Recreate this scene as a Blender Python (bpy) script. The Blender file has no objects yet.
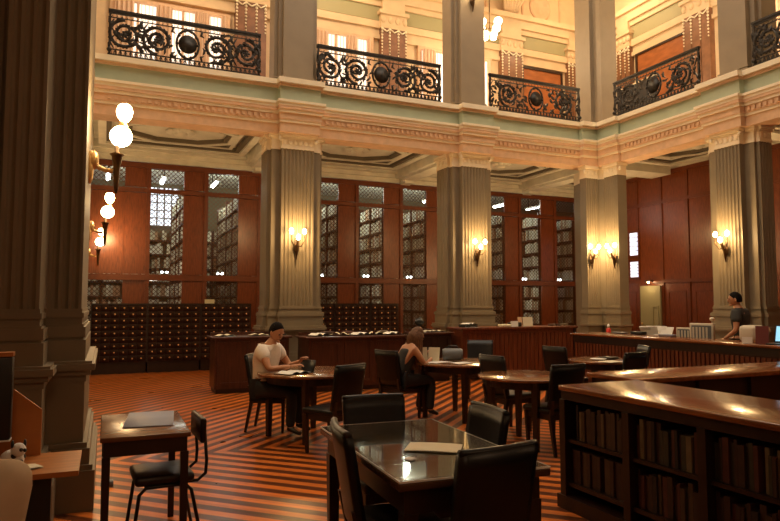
import bpy, bmesh, math, random
from mathutils import Vector, Matrix
random.seed(7)
PI = math.pi
C = bpy.context.scene.collection
scn = bpy.context.scene

# ------------------------------------------------------------------ materials
def new_mat(name):
    m = bpy.data.materials.new(name); m.use_nodes = True
    nt = m.node_tree; nt.nodes.clear()
    out = nt.nodes.new('ShaderNodeOutputMaterial')
    b = nt.nodes.new('ShaderNodeBsdfPrincipled')
    nt.links.new(b.outputs[0], out.inputs[0])
    return m, nt, b
def mat(name, col, rough=.5, metal=0, spec=.5, noise=0., scale=8., stretch=(1, 1, 1), col2=None, coat=0, bump=0, trans=0):
    m, nt, b = new_mat(name)
    b.inputs['Roughness'].default_value = rough; b.inputs['Metallic'].default_value = metal
    b.inputs['Specular IOR Level'].default_value = spec; b.inputs['Coat Weight'].default_value = coat
    b.inputs['Coat Roughness'].default_value = .08
    b.inputs['Transmission Weight'].default_value = trans
    c = (*col, 1); b.inputs['Base Color'].default_value = c
    if noise or col2 or bump:
        tc = nt.nodes.new('ShaderNodeTexCoord'); mp = nt.nodes.new('ShaderNodeMapping')
        mp.inputs['Scale'].default_value = stretch
        nz = nt.nodes.new('ShaderNodeTexNoise'); nz.inputs['Scale'].default_value = scale; nz.inputs['Detail'].default_value = 5
        nt.links.new(tc.outputs['Object'], mp.inputs[0]); nt.links.new(mp.outputs[0], nz.inputs['Vector'])
        rp = nt.nodes.new('ShaderNodeValToRGB')
        c2 = col2 or tuple(v*(1-noise) for v in col)
        rp.color_ramp.elements[0].position = .35; rp.color_ramp.elements[1].position = .65
        rp.color_ramp.elements[0].color = (*c2, 1); rp.color_ramp.elements[1].color = c
        nt.links.new(nz.outputs[0], rp.inputs[0]); nt.links.new(rp.outputs[0], b.inputs['Base Color'])
        if bump:
            bp = nt.nodes.new('ShaderNodeBump'); bp.inputs['Strength'].default_value = bump; bp.inputs['Distance'].default_value = .01
            nt.links.new(nz.outputs[0], bp.inputs['Height']); nt.links.new(bp.outputs[0], b.inputs['Normal'])
    return m
def emi(name, col, s):
    m, nt, b = new_mat(name)
    b.inputs['Base Color'].default_value = (*col, 1)
    b.inputs['Emission Color'].default_value = (*col, 1); b.inputs['Emission Strength'].default_value = s
    return m

def floor_mat():
    m, nt, b = new_mat('striped_parquet')
    N = nt.nodes.new; L = nt.links.new
    tc = N('ShaderNodeTexCoord'); sp = N('ShaderNodeSeparateXYZ'); L(tc.outputs['Object'], sp.inputs[0])
    def mth(op, a, bb=None, c=None):
        n = N('ShaderNodeMath'); n.operation = op
        for i, v in enumerate((a, bb, c)):
            if v is None: continue
            if isinstance(v, (int, float)): n.inputs[i].default_value = v
            else: L(v, n.inputs[i])
        return n.outputs[0]
    yy = mth('ABSOLUTE', mth('SUBTRACT', sp.outputs[1], 7.02))      # chevrons mirrored about a line across the hall
    u = mth('DIVIDE', mth('SUBTRACT', yy, sp.outputs[0]), 1.41421)   # across the strips
    ph = mth('DIVIDE', mth('ADD', u, 50), .186)
    fr = mth('FRACT', ph)
    tri = mth('ABSOLUTE', mth('SUBTRACT', fr, .5))
    rp = N('ShaderNodeValToRGB'); L(tri, rp.inputs[0])
    rp.color_ramp.elements[0].position = .215; rp.color_ramp.elements[1].position = .275
    rp.color_ramp.elements[0].color = (.62, .165, .026, 1); rp.color_ramp.elements[1].color = (.105, .028, .009, 1)
    # board to board variation and grain
    fl = mth('FLOOR', mth('MULTIPLY', ph, 2)); al = mth('DIVIDE', mth('ADD', yy, sp.outputs[0]), 1.41421)
    cb = N('ShaderNodeCombineXYZ'); L(fl, cb.inputs[0]); L(mth('FLOOR', mth('ADD', mth('MULTIPLY', al, 1.1), mth('MULTIPLY', fl, .37))), cb.inputs[1])
    wn = N('ShaderNodeTexWhiteNoise'); wn.noise_dimensions = '2D'; L(cb.outputs[0], wn.inputs['Vector'])
    cg = N('ShaderNodeCombineXYZ'); L(mth('MULTIPLY', u, 60), cg.inputs[0]); L(mth('MULTIPLY', al, 4), cg.inputs[1])
    nz = N('ShaderNodeTexNoise'); nz.inputs['Scale'].default_value = 1; nz.inputs['Detail'].default_value = 4; L(cg.outputs[0], nz.inputs['Vector'])
    k = mth('ADD', mth('MULTIPLY', wn.outputs['Value'], .35), mth('MULTIPLY', nz.outputs[0], .55)); k = mth('ADD', k, .5)
    mx = N('ShaderNodeMix'); mx.data_type = 'RGBA'; mx.blend_type = 'MULTIPLY'; mx.inputs[0].default_value = 1
    L(rp.outputs[0], mx.inputs[6]); L(k, mx.inputs[7]); L(mx.outputs[2], b.inputs['Base Color'])
    b.inputs['Specular IOR Level'].default_value = .22
    n2 = N('ShaderNodeTexNoise'); n2.inputs['Scale'].default_value = 1.7; L(tc.outputs['Object'], n2.inputs['Vector'])
    L(mth('ADD', mth('MULTIPLY', n2.outputs[0], .16), .22), b.inputs['Roughness'])
    bp = N('ShaderNodeBump'); bp.inputs['Strength'].default_value = .12; bp.inputs['Distance'].default_value = .004
    L(nz.outputs[0], bp.inputs['Height']); L(bp.outputs[0], b.inputs['Normal'])
    return m

M = dict(
 floor=floor_mat(),
 pillar=mat('pillar_paint', (.225, .178, .112), .55, noise=.12, scale=3),
 pillar_top=mat('upper_pillar_paint', (.28, .215, .14), .55, noise=.1, scale=3),
 cream=mat('cream_plaster', (.88, .77, .57), .6, noise=.08, scale=4),
 salmon=mat('buff_orange_lit_plaster', (.76, .50, .31), .6, noise=.15, scale=6),  # orange light on the cream architrave put into this colour; also plain buff parts
 green=mat('pale_green_plaster', (.44, .50, .36), .6, noise=.1, scale=3),
 olive=mat('olive_plaster', (.36, .33, .18), .6),
 yellow=mat('upper_wall_plaster', (.74, .55, .34), .6, noise=.1, scale=3),
 ceil=mat('aisle_ceiling_plaster', (.72, .69, .58), .7, noise=.15, scale=4),
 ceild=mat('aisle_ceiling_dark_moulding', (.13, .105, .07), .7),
 brick=mat('brown_marble', (.26, .115, .055), .35, noise=.3, scale=5),
 redpanel=mat('red_veneer', (.42, .13, .035), .35, noise=.3, scale=3, stretch=(1, 1, 3)),
 screen=mat('screen_wood', (.21, .052, .015), .33, noise=.4, scale=14, stretch=(3, 3, .4)),
 screenr=mat('screen_rail_wood', (.16, .04, .012), .38, noise=.2, scale=9),
 lattice=mat('brass_lattice', (.13, .055, .02), .45, metal=.2),
 dark=mat('dark_stained_wood', (.028, .011, .006), .38, noise=.4, scale=9, stretch=(1, 1, .2)),
 case=mat('mahogany', (.085, .026, .012), .32, noise=.4, scale=8, stretch=(4, 4, .4)),
 slat=mat('red_mahogany_slats', (.17, .045, .016), .34, noise=.45, scale=7, stretch=(5, 5, .3)),
 top=mat('polished_table_wood', (.25, .10, .035), .18, noise=.35, scale=5, stretch=(.6, 5, 1), coat=.3),
 ctop=mat('polished_counter_wood', (.26, .085, .025), .2, noise=.35, scale=5, stretch=(5, .6, 1), coat=.25),
 t1=mat('brown_table_wood', (.085, .038, .016), .25, noise=.35, scale=5, stretch=(.6, 5, 1)),
 smalltop=mat('worn_desk_wood', (.19, .075, .028), .25, noise=.35, scale=5, stretch=(.6, 5, 1)),
 orangew=mat('orange_veneer', (.48, .17, .035), .4, noise=.25, scale=4, stretch=(1, 6, 1)),
 leather=mat('black_leather', (.006, .006, .007), .36, noise=.3, scale=30, bump=.1, spec=.35),
 leatherg=mat('blue_black_leather', (.012, .015, .020), .4, noise=.3, scale=30, bump=.1, spec=.4),
 brownleather=mat('brown_leather', (.022, .011, .008), .35, noise=.3, scale=25, bump=.1, spec=.4),
 iron=mat('wrought_iron', (.022, .017, .013), .45, metal=.3),
 bronze=mat('bronze', (.10, .055, .025), .4, metal=.8),
 brass=mat('aged_brass', (.75, .5, .22), .35, metal=.7),
 metal=mat('black_steel', (.02, .02, .022), .35, metal=.5),
 silver=mat('pale_edge', (.8, .8, .74), .2),
 paper=mat('cream_paper', (.72, .66, .48), .8),
 white=mat('white_paper', (.80, .78, .72), .8),
 catwood=mat('card_drawer_wood', (.035, .012, .007), .6, spec=.2, noise=.3, scale=9),
 knob=mat('bright_brass', (1, .62, .28), .35, metal=.4),
 blue=mat('bluegrey_blotter', (.22, .23, .30), .5),
 skin=mat('skin', (.50, .24, .13), .5),
 hairb=mat('black_hair', (.010, .007, .006), .8, spec=.15, noise=.4, scale=60),
 hairn=mat('brown_hair', (.17, .075, .03), .6, spec=.3, noise=.5, scale=40, stretch=(3, 3, .5)),
 shirt=mat('white_cotton', (.92, .86, .78), .8, noise=.12, scale=12, bump=.2),
 trouser=mat('dark_trousers', (.02, .02, .024), .8),
 greytop=mat('dark_grey_cotton', (.045, .045, .04), .85),
 topgrey=mat('black_sleeveless_cloth', (.03, .028, .026), .85),
 shoe=mat('black_shoe', (.012, .012, .012), .4),
 beige=mat('beige_upholstery', (.55, .42, .28), .8, noise=.1, scale=20),
 pc=mat('beige_plastic', (.62, .55, .43), .5),
 black=mat('black_plastic', (.012, .014, .016), .35),
 maroon=mat('maroon_frame', (.16, .035, .03), .5),
 red=mat('red_plastic', (.6, .04, .03), .4),
 rubber=mat('grey_plastic', (.13, .14, .15), .5),
 spot=mat('white_plush', (.75, .73, .70), .9),
 globe=emi('frosted_globe', (1, .80, .48), 7),
 flame=emi('lamp_bulb', (1, .72, .36), 14),
 tube=emi('fluorescent_tube', (.85, .97, 1), 5),
 screenb=emi('lit_screen', (.25, .55, .75), .5),
 daylight=emi('daylit_pane', (.82, .88, 1), .6),
 daylight2=emi('warm_daylit_pane', (1, .92, .80), .42),
 stackwall=mat('stack_wall_paint', (.11, .09, .05), .8),
 olivelit=mat('olive_door_paint', (.33, .31, .19), .6),
 curtain=mat('sheer_curtain', (.72, .52, .38), .9),
)
g, nt, b = new_mat('table_glass'); b.inputs['Base Color'].default_value = (.9, .95, .9, 1); b.inputs['Roughness'].default_value = .03
b.inputs['Transmission Weight'].default_value = 1; b.inputs['IOR'].default_value = 1.45; M['glass'] = g
g, nt, b = new_mat('mixed_bindings'); b.inputs['Roughness'].default_value = .7
ge = nt.nodes.new('ShaderNodeNewGeometry'); rp = nt.nodes.new('ShaderNodeValToRGB'); rp.color_ramp.interpolation = 'CONSTANT'
for i, c in enumerate([(.55, .53, .42), (.45, .40, .28), (.62, .58, .48), (.28, .24, .16), (.38, .36, .28), (.34, .20, .11), (.52, .50, .40)]):
    e = rp.color_ramp.elements[i] if i < 2 else rp.color_ramp.elements.new(i/7)
    e.position = i/7; e.color = (*c, 1)
nt.links.new(ge.outputs['Random Per Island'], rp.inputs[0]); nt.links.new(rp.outputs[0], b.inputs['Base Color']); M['rows'] = g
BOOKC = []
for i, c in enumerate([(.14, .07, .035), (.09, .035, .02), (.24, .16, .08), (.30, .22, .12), (.05, .03, .025), (.16, .04, .025), (.07, .06, .035)]):
    BOOKC.append(mat('book_cloth_%d' % i, tuple(v*.5 for v in c), .6, noise=.2, scale=20))
PALE = [mat('pale_binding_%d' % i, c, .7, noise=.15, scale=20) for i, c in enumerate([(.55, .53, .42), (.45, .40, .28), (.62, .58, .48), (.28, .24, .16), (.38, .36, .28), (.34, .20, .11)])]

# ------------------------------------------------------------------ geometry helpers
class MB:
    def __init__(s): s.v = []; s.f = []; s.sm = []
    def add(s, vs, fs, smooth=False):
        o = len(s.v); s.v += [tuple(v) for v in vs]
        for f in fs: s.f.append([i+o for i in f]); s.sm.append(smooth)
        return s
    def box(s, x0, x1, y0, y1, z0, z1, M4=None):
        vs = [Vector((x, y, z)) for z in (z0, z1) for y in (y0, y1) for x in (x0, x1)]
        if M4 is not None: vs = [M4 @ v for v in vs]
        return s.add(vs, [(0, 2, 3, 1), (4, 5, 7, 6), (0, 1, 5, 4), (2, 6, 7, 3), (0, 4, 6, 2), (1, 3, 7, 5)])
    def bbox(s, x0, x1, y0, y1, z0, z1, r=.01, seg=2, M4=None):
        bm = bmesh.new(); bmesh.ops.create_cube(bm, size=1)
        for v in bm.verts: v.co = Vector(((x0+x1)/2+v.co.x*(x1-x0), (y0+y1)/2+v.co.y*(y1-y0), (z0+z1)/2+v.co.z*(z1-z0)))
        bmesh.ops.bevel(bm, geom=bm.edges[:], offset=r, segments=seg, affect='EDGES', profile=.5)
        return s.bm(bm, M4, smooth=True)
    def bm(s, bm, M4=None, smooth=False):
        bm.verts.index_update()
        vs = [(M4 @ v.co) if M4 is not None else v.co.copy() for v in bm.verts]
        s.add(vs, [[v.index for v in f.verts] for f in bm.faces], smooth); bm.free(); return s
    def prism(s, pts, z0, z1):
        n = len(pts)
        vs = [(x, y, z0) for x, y in pts]+[(x, y, z1) for x, y in pts]
        fs = [[i, (i+1) % n, n+(i+1) % n, n+i] for i in range(n)]+[list(range(n))[::-1], list(range(n, 2*n))]
        return s.add(vs, fs)
    def lathe(s, prof, c=(0, 0, 0), n=20, smooth=True, sx=1, sy=1):
        vs = []; fs = []
        for r, z in prof:
            for i in range(n):
                a = 2*PI*i/n; vs.append((c[0]+r*math.cos(a)*sx, c[1]+r*math.sin(a)*sy, c[2]+z))
        for k in range(len(prof)-1):
            for i in range(n):
                j = (i+1) % n; fs.append([k*n+i, k*n+j, (k+1)*n+j, (k+1)*n+i])
        fs.append(list(range(n))[::-1]); fs.append([(len(prof)-1)*n+i for i in range(n)])
        return s.add(vs, fs, smooth)
    def ball(s, c, r, n=14, sc=(1, 1, 1)):
        pr = [(max(1e-4, r*math.sin(PI*i/10)), -r*math.cos(PI*i/10)*sc[2]) for i in range(11)]
        return s.lathe(pr, c, n, True, sc[0], sc[1])
    def tube(s, pts, r, n=6):
        pts = [Vector(p) for p in pts]; m = len(pts)
        rs = r if isinstance(r, (list, tuple)) else [r]*m
        vs = []; fs = []; prev = None
        for i, p in enumerate(pts):
            t = (pts[min(i+1, m-1)]-pts[max(i-1, 0)])
            if t.length < 1e-9: t = Vector((0, 0, 1))
            t.normalize()
            if prev is None:
                a = Vector((0, 1, 0)) if abs(t.y) < .9 else Vector((1, 0, 0)); u = t.cross(a).normalized()
            else:
                u = (prev-t*prev.dot(t)); u.normalize()
            prev = u; w = t.cross(u)
            for k in range(n):
                q = 2*PI*k/n+PI/n; vs.append(p+u*math.cos(q)*rs[i]+w*math.sin(q)*rs[i])
        for i in range(m-1):
            for k in range(n):
                j = (k+1) % n; fs.append([i*n+k, i*n+j, (i+1)*n+j, (i+1)*n+k])
        fs.append(list(range(n))[::-1]); fs.append([(m-1)*n+k for k in range(n)])
        return s.add(vs, fs, n > 4)
    def leg(s, p0, p1, a, b2):          # tapered square leg
        (x0, y0, z0), (x1, y1, z1) = p0, p1
        vs = [(x0-a, y0-a, z0), (x0+a, y0-a, z0), (x0+a, y0+a, z0), (x0-a, y0+a, z0), (x1-b2, y1-b2, z1), (x1+b2, y1-b2, z1), (x1+b2, y1+b2, z1), (x1-b2, y1+b2, z1)]
        return s.add(vs, [(0, 3, 2, 1), (4, 5, 6, 7), (0, 1, 5, 4), (1, 2, 6, 5), (2, 3, 7, 6), (3, 0, 4, 7)])
    def grid(s, fn, nu, nv, smooth=True):
        vs = [fn(i/nu, j/nv) for j in range(nv+1) for i in range(nu+1)]
        fs = [[j*(nu+1)+i, j*(nu+1)+i+1, (j+1)*(nu+1)+i+1, (j+1)*(nu+1)+i] for j in range(nv) for i in range(nu)]
        return s.add(vs, fs, smooth)
    def xf(s, M4):
        s.v = [tuple(M4 @ Vector(v)) for v in s.v]; return s
    def build(s, name, m, parent=None, mats=None, fix=True):
        me = bpy.data.meshes.new(name); me.from_pydata(s.v, [], s.f)
        me.polygons.foreach_set('use_smooth', s.sm)
        if fix:
            bm = bmesh.new(); bm.from_mesh(me); bmesh.ops.recalc_face_normals(bm, faces=bm.faces[:]); bm.to_mesh(me); bm.free()
        me.materials.append(m); o = bpy.data.objects.new(name, me); C.objects.link(o)
        if parent: o.parent = parent
        return o
def T(x=0, y=0, z=0, rz=0, rx=0, ry=0):
    return Matrix.Translation((x, y, z)) @ Matrix.Rotation(rz, 4, 'Z') @ Matrix.Rotation(ry, 4, 'Y') @ Matrix.Rotation(rx, 4, 'X')
def tag(o, label, cat, group=None, kind=None):
    o['label'] = label; o['category'] = cat
    if group: o['group'] = group
    if kind: o['kind'] = kind
    return o
def thing(name, label, cat, loc=(0, 0, 0), rz=0, group=None):
    o = bpy.data.objects.new(name, None); o.empty_display_size = .1; C.objects.link(o)
    o.location = loc; o.rotation_euler = (0, 0, rz); return tag(o, label, cat, group)
def st(name, mb, m):
    o = mb.build(name, m); o['kind'] = 'structure'; return o
def copy_tree(o, parent=None):
    c = o.copy(); C.objects.link(c); c.parent = parent
    for ch in o.children: copy_tree(ch, c)
    return c
def clone(o, loc, rz, label, group=None, name=None):
    c = copy_tree(o); c.location = loc; c.rotation_euler = (0, 0, rz); c['label'] = label
    if group: c['group'] = group
    elif 'group' in c and group is False: del c['group']
    return c

# ------------------------------------------------------------------ room shell
Z5 = 5.30; ZG = 5.95; ZT = 11.8
XE = 11.07; YE = 12.33           # faces of the entablature (right side, far side)
st('floor', MB().box(-6, 19, -7, 21, -.1, 0), M['floor'])
st('wall_left', MB().box(-6.2, -6, -7, 21, 0, ZT), M['yellow'])
st('wall_right', MB().box(19, 19.2, -7, 21, 0, ZT), M['yellow'])
st('wall_back', MB().box(-6.2, 19.2, 21, 21.2, 0, ZG), M['stackwall'])
st('wall_front', MB().box(-6.2, 19.2, -7.2, -7, 0, ZT), M['yellow'])
st('wall_upper_back', MB().box(-6, 14.6, 16.3, 16.5, ZG, ZT), M['yellow'])
st('wall_upper_right', MB().box(14.4, 14.6, -7, 16.3, ZG, ZT), M['yellow'])
# slab between the floors (the aisle ceiling and the gallery floor)
st('ceiling', MB().box(-6, 19, 12.6, 21, Z5, ZG-.02).box(11.2, 19, -7, 12.6, Z5, ZG-.02).box(-6, -.45, -7, 12.6, Z5, ZG-.02).box(-.45, 11.2, -7, 4.9, Z5, ZG-.02), M['ceil'])
st('ceiling_upper', MB().box(-6, 19, 12.3, 21, ZT, ZT+.2).box(11., 19, -7, 12.3, ZT, ZT+.2).box(-6, -.3, -7, 12.3, ZT, ZT+.2).box(-.3, 11., -7, 4.9, ZT, ZT+.2), M['yellow'])

# entablature: stacked mouldings; (z0,z1,projection,material)
layers = [(4.93, 5.12, 0, 'salmon'), (5.12, 5.17, .03, 'cream'), (5.17, 5.30, .05, 'salmon'), (5.30, 5.36, .09, 'cream'), (5.36, 5.42, .12, 'salmon'), (5.42, 5.48, .13, 'cream'), (5.48, 5.53, .16, 'cream'),
          (5.53, 5.83, .02, 'green'), (5.83, 5.88, .08, 'salmon'), (5.88, 5.98, .13, 'cream')]
colx = [-.67, 3.43, 7.53]; coly = [8.68, 4.5]
for n, (z0, z1, p, m) in enumerate(layers):
    mb = MB()
    mb.box(-.9, XE-p, YE-p, 12.78, z0, z1); mb.box(XE-p, 11.5, 4.3, 12.78, z0, z1)
    mb.box(-.9, -.33+p*.3, 4.3, YE-p, z0, z1)
    for cx in colx[1:]: mb.box(cx-.40-p*.5, cx+.40+p*.5, YE-.18-p, YE-p+.001, z0, z1)
    for cy in coly: mb.box(XE-.13-p, XE-p+.001, cy-.42-p*.5, cy+.42+p*.5, z0, z1)
    mb.box(10.52-p*.5, XE-p, YE-.13-p, YE-p, z0, z1); mb.box(XE-.08-p, XE-p, 11.5-p*.5, YE-p, z0, z1)
    st('trim_%d' % (n+1), mb, M[m])
# dentil band under the cornice
mb = MB()
for i in range(98):
    x = -.3+i*.113
    if min(abs(x-c) for c in colx) > .5: mb.box(x, x+.055, YE-.085, YE-.02, 5.20, 5.27)
for i in range(66):
    y = 4.6+i*.113
    if y < 11.3 and min(abs(y-c) for c in coly) > .5: mb.box(XE-.085, XE-.02, y, y+.055, 5.20, 5.27)
st('trim_11', mb, M['salmon'])

# coffered aisle ceiling ------------------------------------------------------
def ring(mb, x0, x1, y0, y1, w, z0, z1):
    mb.box(x0, x1, y0, y0+w, z0, z1).box(x0, x1, y1-w, y1, z0, z1).box(x0, x0+w, y0+w, y1-w, z0, z1).box(x1-w, x1, y0+w, y1-w, z0, z1)
def octring(mb, cx, cy, a, b2, w, z0, z1):
    def pts(f): 
        k = .45
        A, B = a-f, b2-f
        return [(cx-A*k, cy-B), (cx+A*k, cy-B), (cx+A, cy-B*k), (cx+A, cy+B*k), (cx+A*k, cy+B), (cx-A*k, cy+B), (cx-A, cy+B*k), (cx-A, cy-B*k)]
    o, i = pts(0), pts(w)
    for k in range(8):
        j = (k+1) % 8
        q = [o[k], o[j], i[j], i[k]]; mb.prism(q, z0, z1)
nt_ = 12
def coffer(x0, x1, y0, y1):
    global nt_
    a = MB(); ring(a, x0, x1, y0, y1, .16, 5.16, 5.3); ring(a, x0+.36, x1-.36, y0+.36, y1-.36, .09, 5.22, 5.3)
    cx, cy = (x0+x1)/2, (y0+y1)/2
    octring(a, cx, cy, (x1-x0)*.36, (y1-y0)*.34, .12, 5.2, 5.3)
    for q in range(12):
        t = 2*PI*q/12; a.ball((cx+math.cos(t)*.22, cy+math.sin(t)*.22, 5.27), .1, 8, (1, 1, .5))
    a.ball((cx, cy, 5.26), .16, 10, (1, 1, .6))
    st('trim_%d' % nt_, a, M['ceil']); nt_ += 1
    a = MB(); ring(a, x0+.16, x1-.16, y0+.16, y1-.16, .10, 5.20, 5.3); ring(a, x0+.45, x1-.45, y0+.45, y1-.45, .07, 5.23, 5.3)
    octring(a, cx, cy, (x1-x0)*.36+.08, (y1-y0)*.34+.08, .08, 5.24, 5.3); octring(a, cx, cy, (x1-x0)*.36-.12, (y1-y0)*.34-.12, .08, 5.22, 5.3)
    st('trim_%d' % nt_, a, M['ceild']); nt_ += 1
xs = [-.67, 3.43, 7.53, 11.63]
for i in range(3): coffer(xs[i]+.42, xs[i+1]-.42, 13.05, 15.7)
ys = [12.7, 8.55, 4.5]
for i in range(2): coffer(11.65, 13.5, ys[i+1]+.42, ys[i]-.42)
coffer(11.9, 13.5, 13.2, 15.7)
mb = MB()
for x in xs[:]: mb.box(x-.32, x+.32, 13.0, 15.9, 5.0, 5.3).box(x-.2, x+.2, 13.0, 15.9, 4.93, 5.0)
for y in ys[1:]: mb.box(11.6, 13.7, y-.32, y+.32, 5.0, 5.3).box(11.6, 13.7, y-.2, y+.2, 4.93, 5.0)
mb.box(11.6, 13.7, 12.45, 13.1, 5.0, 5.3)
st('trim_%d' % nt_, mb, M['ceil']); nt_ += 1
mb = MB()                                               # cornice over the book-stack screens
for z0, z1, p in ((4.90, 5.02, .06), (5.02, 5.12, .16), (5.12, 5.3, .30)):
    mb.box(-6, 14, 16.1-p, 16.3, z0, z1)
for z0, z1, p in ((5.2, 5.24, .06), (5.24, 5.3, .25)):
    mb.box(14.-p, 14.2, -2, 16, z0, z1)
for x in xs: mb.box(x-.14, x+.14, 15.7, 16.1, 4.85, 5.1)
st('trim_%d' % nt_, mb, M['ceil']); nt_ += 1
# rear of stacks side wall, solid wall over the screens
st('wall_stack', MB().box(14.3, 14.5, -6.9, 16.5, 0, Z5), M['dark'])

# ------------------------------------------------------------------ columns
def flute_edge(p0, p1, n, out, d=.022):
    """points from p0 to p1 with n round grooves; out = outward normal"""
    pts = [p0]; L = math.hypot(p1[0]-p0[0], p1[1]-p0[1]); ux, uy = (p1[0]-p0[0])/L, (p1[1]-p0[1])/L
    w = L/(n+.35); 
    for i in range(n):
        a = w*.35+i*w; gw = w*.68
        for k in range(5):
            t = k/4; s = a+gw*t-w*.0; dd = d*math.sin(PI*t)
            pts.append((p0[0]+ux*s-out[0]*dd, p0[1]+uy*s-out[1]*dd))
    pts.append(p1); return pts
def column(label, cx, cy, w, dep, face, pil, sidew, nf, z_base=None, group='fluted pillars', top=4.63):
    """w = width along the row, dep = thickness; face = rotation that turns local -Y towards the hall"""
    t = thing('column', label, 'column', (cx, cy, 0), face)
    hw, hd = w/2, dep/2; pj = .13; ps = .07; hp = pil/2; hs = sidew/2
    P = [(-hw, -hd), (-hp, -hd)]
    P += flute_edge((-hp, -hd-pj), (hp, -hd-pj), nf, (0, -1))
    P += [(hp, -hd), (hw, -hd)]
    P += [(hw, -hs)]+flute_edge((hw+ps, -hs), (hw+ps, hs), 4, (1, 0))+[(hw, hs)]
    P += [(hw, hd), (-hw, hd), (-hw, hs)]+flute_edge((-hw-ps, hs), (-hw-ps, -hs), 4, (-1, 0))+[(-hw, -hs)]
    MB().prism(P, 1.52, top).build('shaft', M['pillar'], t)
    def cross(mb, e, z0, z1):
        mb.box(-hw-e, hw+e, -hd-e, hd+e, z0, z1); mb.box(-hp-e, hp+e, -hd-pj-e, -hd-e+.001, z0, z1)
        mb.box(-hw-ps-e, -hw-e+.001, -hs-e*.5, hs+e*.5, z0, z1); mb.box(hw+e-.001, hw+ps+e, -hs-e*.5, hs+e*.5, z0, z1)
    mb = MB()
    for e, z0, z1 in ((.012, 1.49, 1.52), (.03, 1.455, 1.49), (.012, 1.43, 1.455), (0.02, 1.39, 1.43), (.045, 1.37, 1.39), (.065, 1.31, 1.37), (.045, 1.29, 1.31)): cross(mb, e, z0, z1)
    mb.build('base_moulding', M['pillar'], t)
    mb = MB()
    for e, z0, z1 in ((.05, 1.12, 1.29), (.10, 1.08, 1.12), (.12, 1.04, 1.08), (.09, 1.0, 1.04), (.06, .95, 1.0), (.05, .62, .95), (.08, .56, .62), (.10, .20, .56), (.13, 0, .2)): cross(mb, e, z0, z1)
    mb.build('pedestal', M['pillar'], t)
    mb = MB()
    for e, z0, z1 in ((.015, top, top+.05), (.0, top+.05, top+.22), (.03, top+.22, top+.25), (.06, top+.25, 4.93)): cross(mb, e, z0, z1)
    n = max(3, round(pil/.11))
    for i in range(n):
        x = -hp+pil*(i+.5)/n; mb.ball((x, -hd-pj-.005, top+.135), .042, 8, (1, .5, 1.3))
    for s in (-1, 1):
        for i in range(3): mb.ball((s*(hw+ps), -hs+sidew*(i+.5)/3, top+.135), .042, 8, (.5, 1, 1.3))
        mb.tube([(s*(hp+.02), -hd-pj-.02, 4.86), (s*(hp+.05), -hd-pj-.04, 4.82), (s*(hp+.03), -hd-pj-.05, 4.78), (s*(hp), -hd-pj-.04, 4.8)], .03, 6)
    mb.build('capital', M['cream'], t)
    return t
column('fluted grey-brown pillar behind the man in the white shirt', 3.43, 12.80, 1.0, 1.0-.26+.0, 0, .66, .5, 8)
column('fluted grey-brown pillar behind the brown-haired woman, left of the long red desk', 7.53, 12.80, 1.0, .74, 0, .66, .5, 8)
column('fluted grey-brown pillar at the far right behind the standing staff member', 11.42, 8.68, .98, .46, -PI/2, .56, .34, 7)
# corner pillar: two half pilasters meeting in an inner corner
t = thing('column', 'corner pillar with two lit wall lamps at the inner corner of the hall', 'column', (11.33, 12.66, 0))
def corner_poly(e=0, fl=True):
    x0, x1, x2, x3 = 10.53-e, 10.90+e*.0, 11.02-e, 11.22
    y0, y1, y2, y3 = 11.58-e, 12.0, 12.2-e, 12.42
    A = flute_edge((x0, y2), (x1, y2), 5, (0, -1)) if fl else [(x0, y2), (x1, y2)]
    B = flute_edge((x2-.08, 12.02), (x2-.08, y0), 6, (-1, 0)) if fl else [(x2-.08, 12.02-e*.0), (x2-.08, y0)]
    P = A+[(x1, 12.3), (x2+.02, 12.14)]+[(x2+.02, 12.02)]+B+[(x3, y0), (x3+.1, 12.0), (11.9, 13.2), (11.0, 13.2), (10.75, y3), (x0, y3)]
    return [(x-11.2, y-12.6) for x, y in P]
MB().prism(corner_poly(), 1.52, 4.63).build('shaft', M['pillar'], t)
mb = MB()
for e, z0, z1 in ((.012, 1.49, 1.52), (.03, 1.455, 1.49), (.02, 1.39, 1.455), (.05, 1.37, 1.39), (.065, 1.31, 1.37), (.045, 1.29, 1.31)): mb.prism(corner_poly(e, False), z0, z1)
mb.build('base_moulding', M['pillar'], t)
mb = MB()
for e, z0, z1 in ((.05, 1.08, 1.29), (.11, 1.03, 1.08), (.06, .95, 1.03), (.05, .3, .95), (.1, 0, .3)): mb.prism(corner_poly(e, False), z0, z1)
mb.build('pedestal', M['pillar'], t)
mb = MB()
for e, z0, z1 in ((.02, 4.63, 4.68), (.005, 4.68, 4.86), (.05, 4.86, 4.93)): mb.prism(corner_poly(e, False), z0, z1)
for i in range(4): mb.ball((10.49+i*.115-11.2, 12.19-12.6, 4.77), .04, 8, (1, .5, 1.3)); mb.ball((10.93-11.2, 11.48+i*.13-12.6, 4.77), .04, 8, (.5, 1, 1.3))
mb.build('capital', M['cream'], t)

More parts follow.
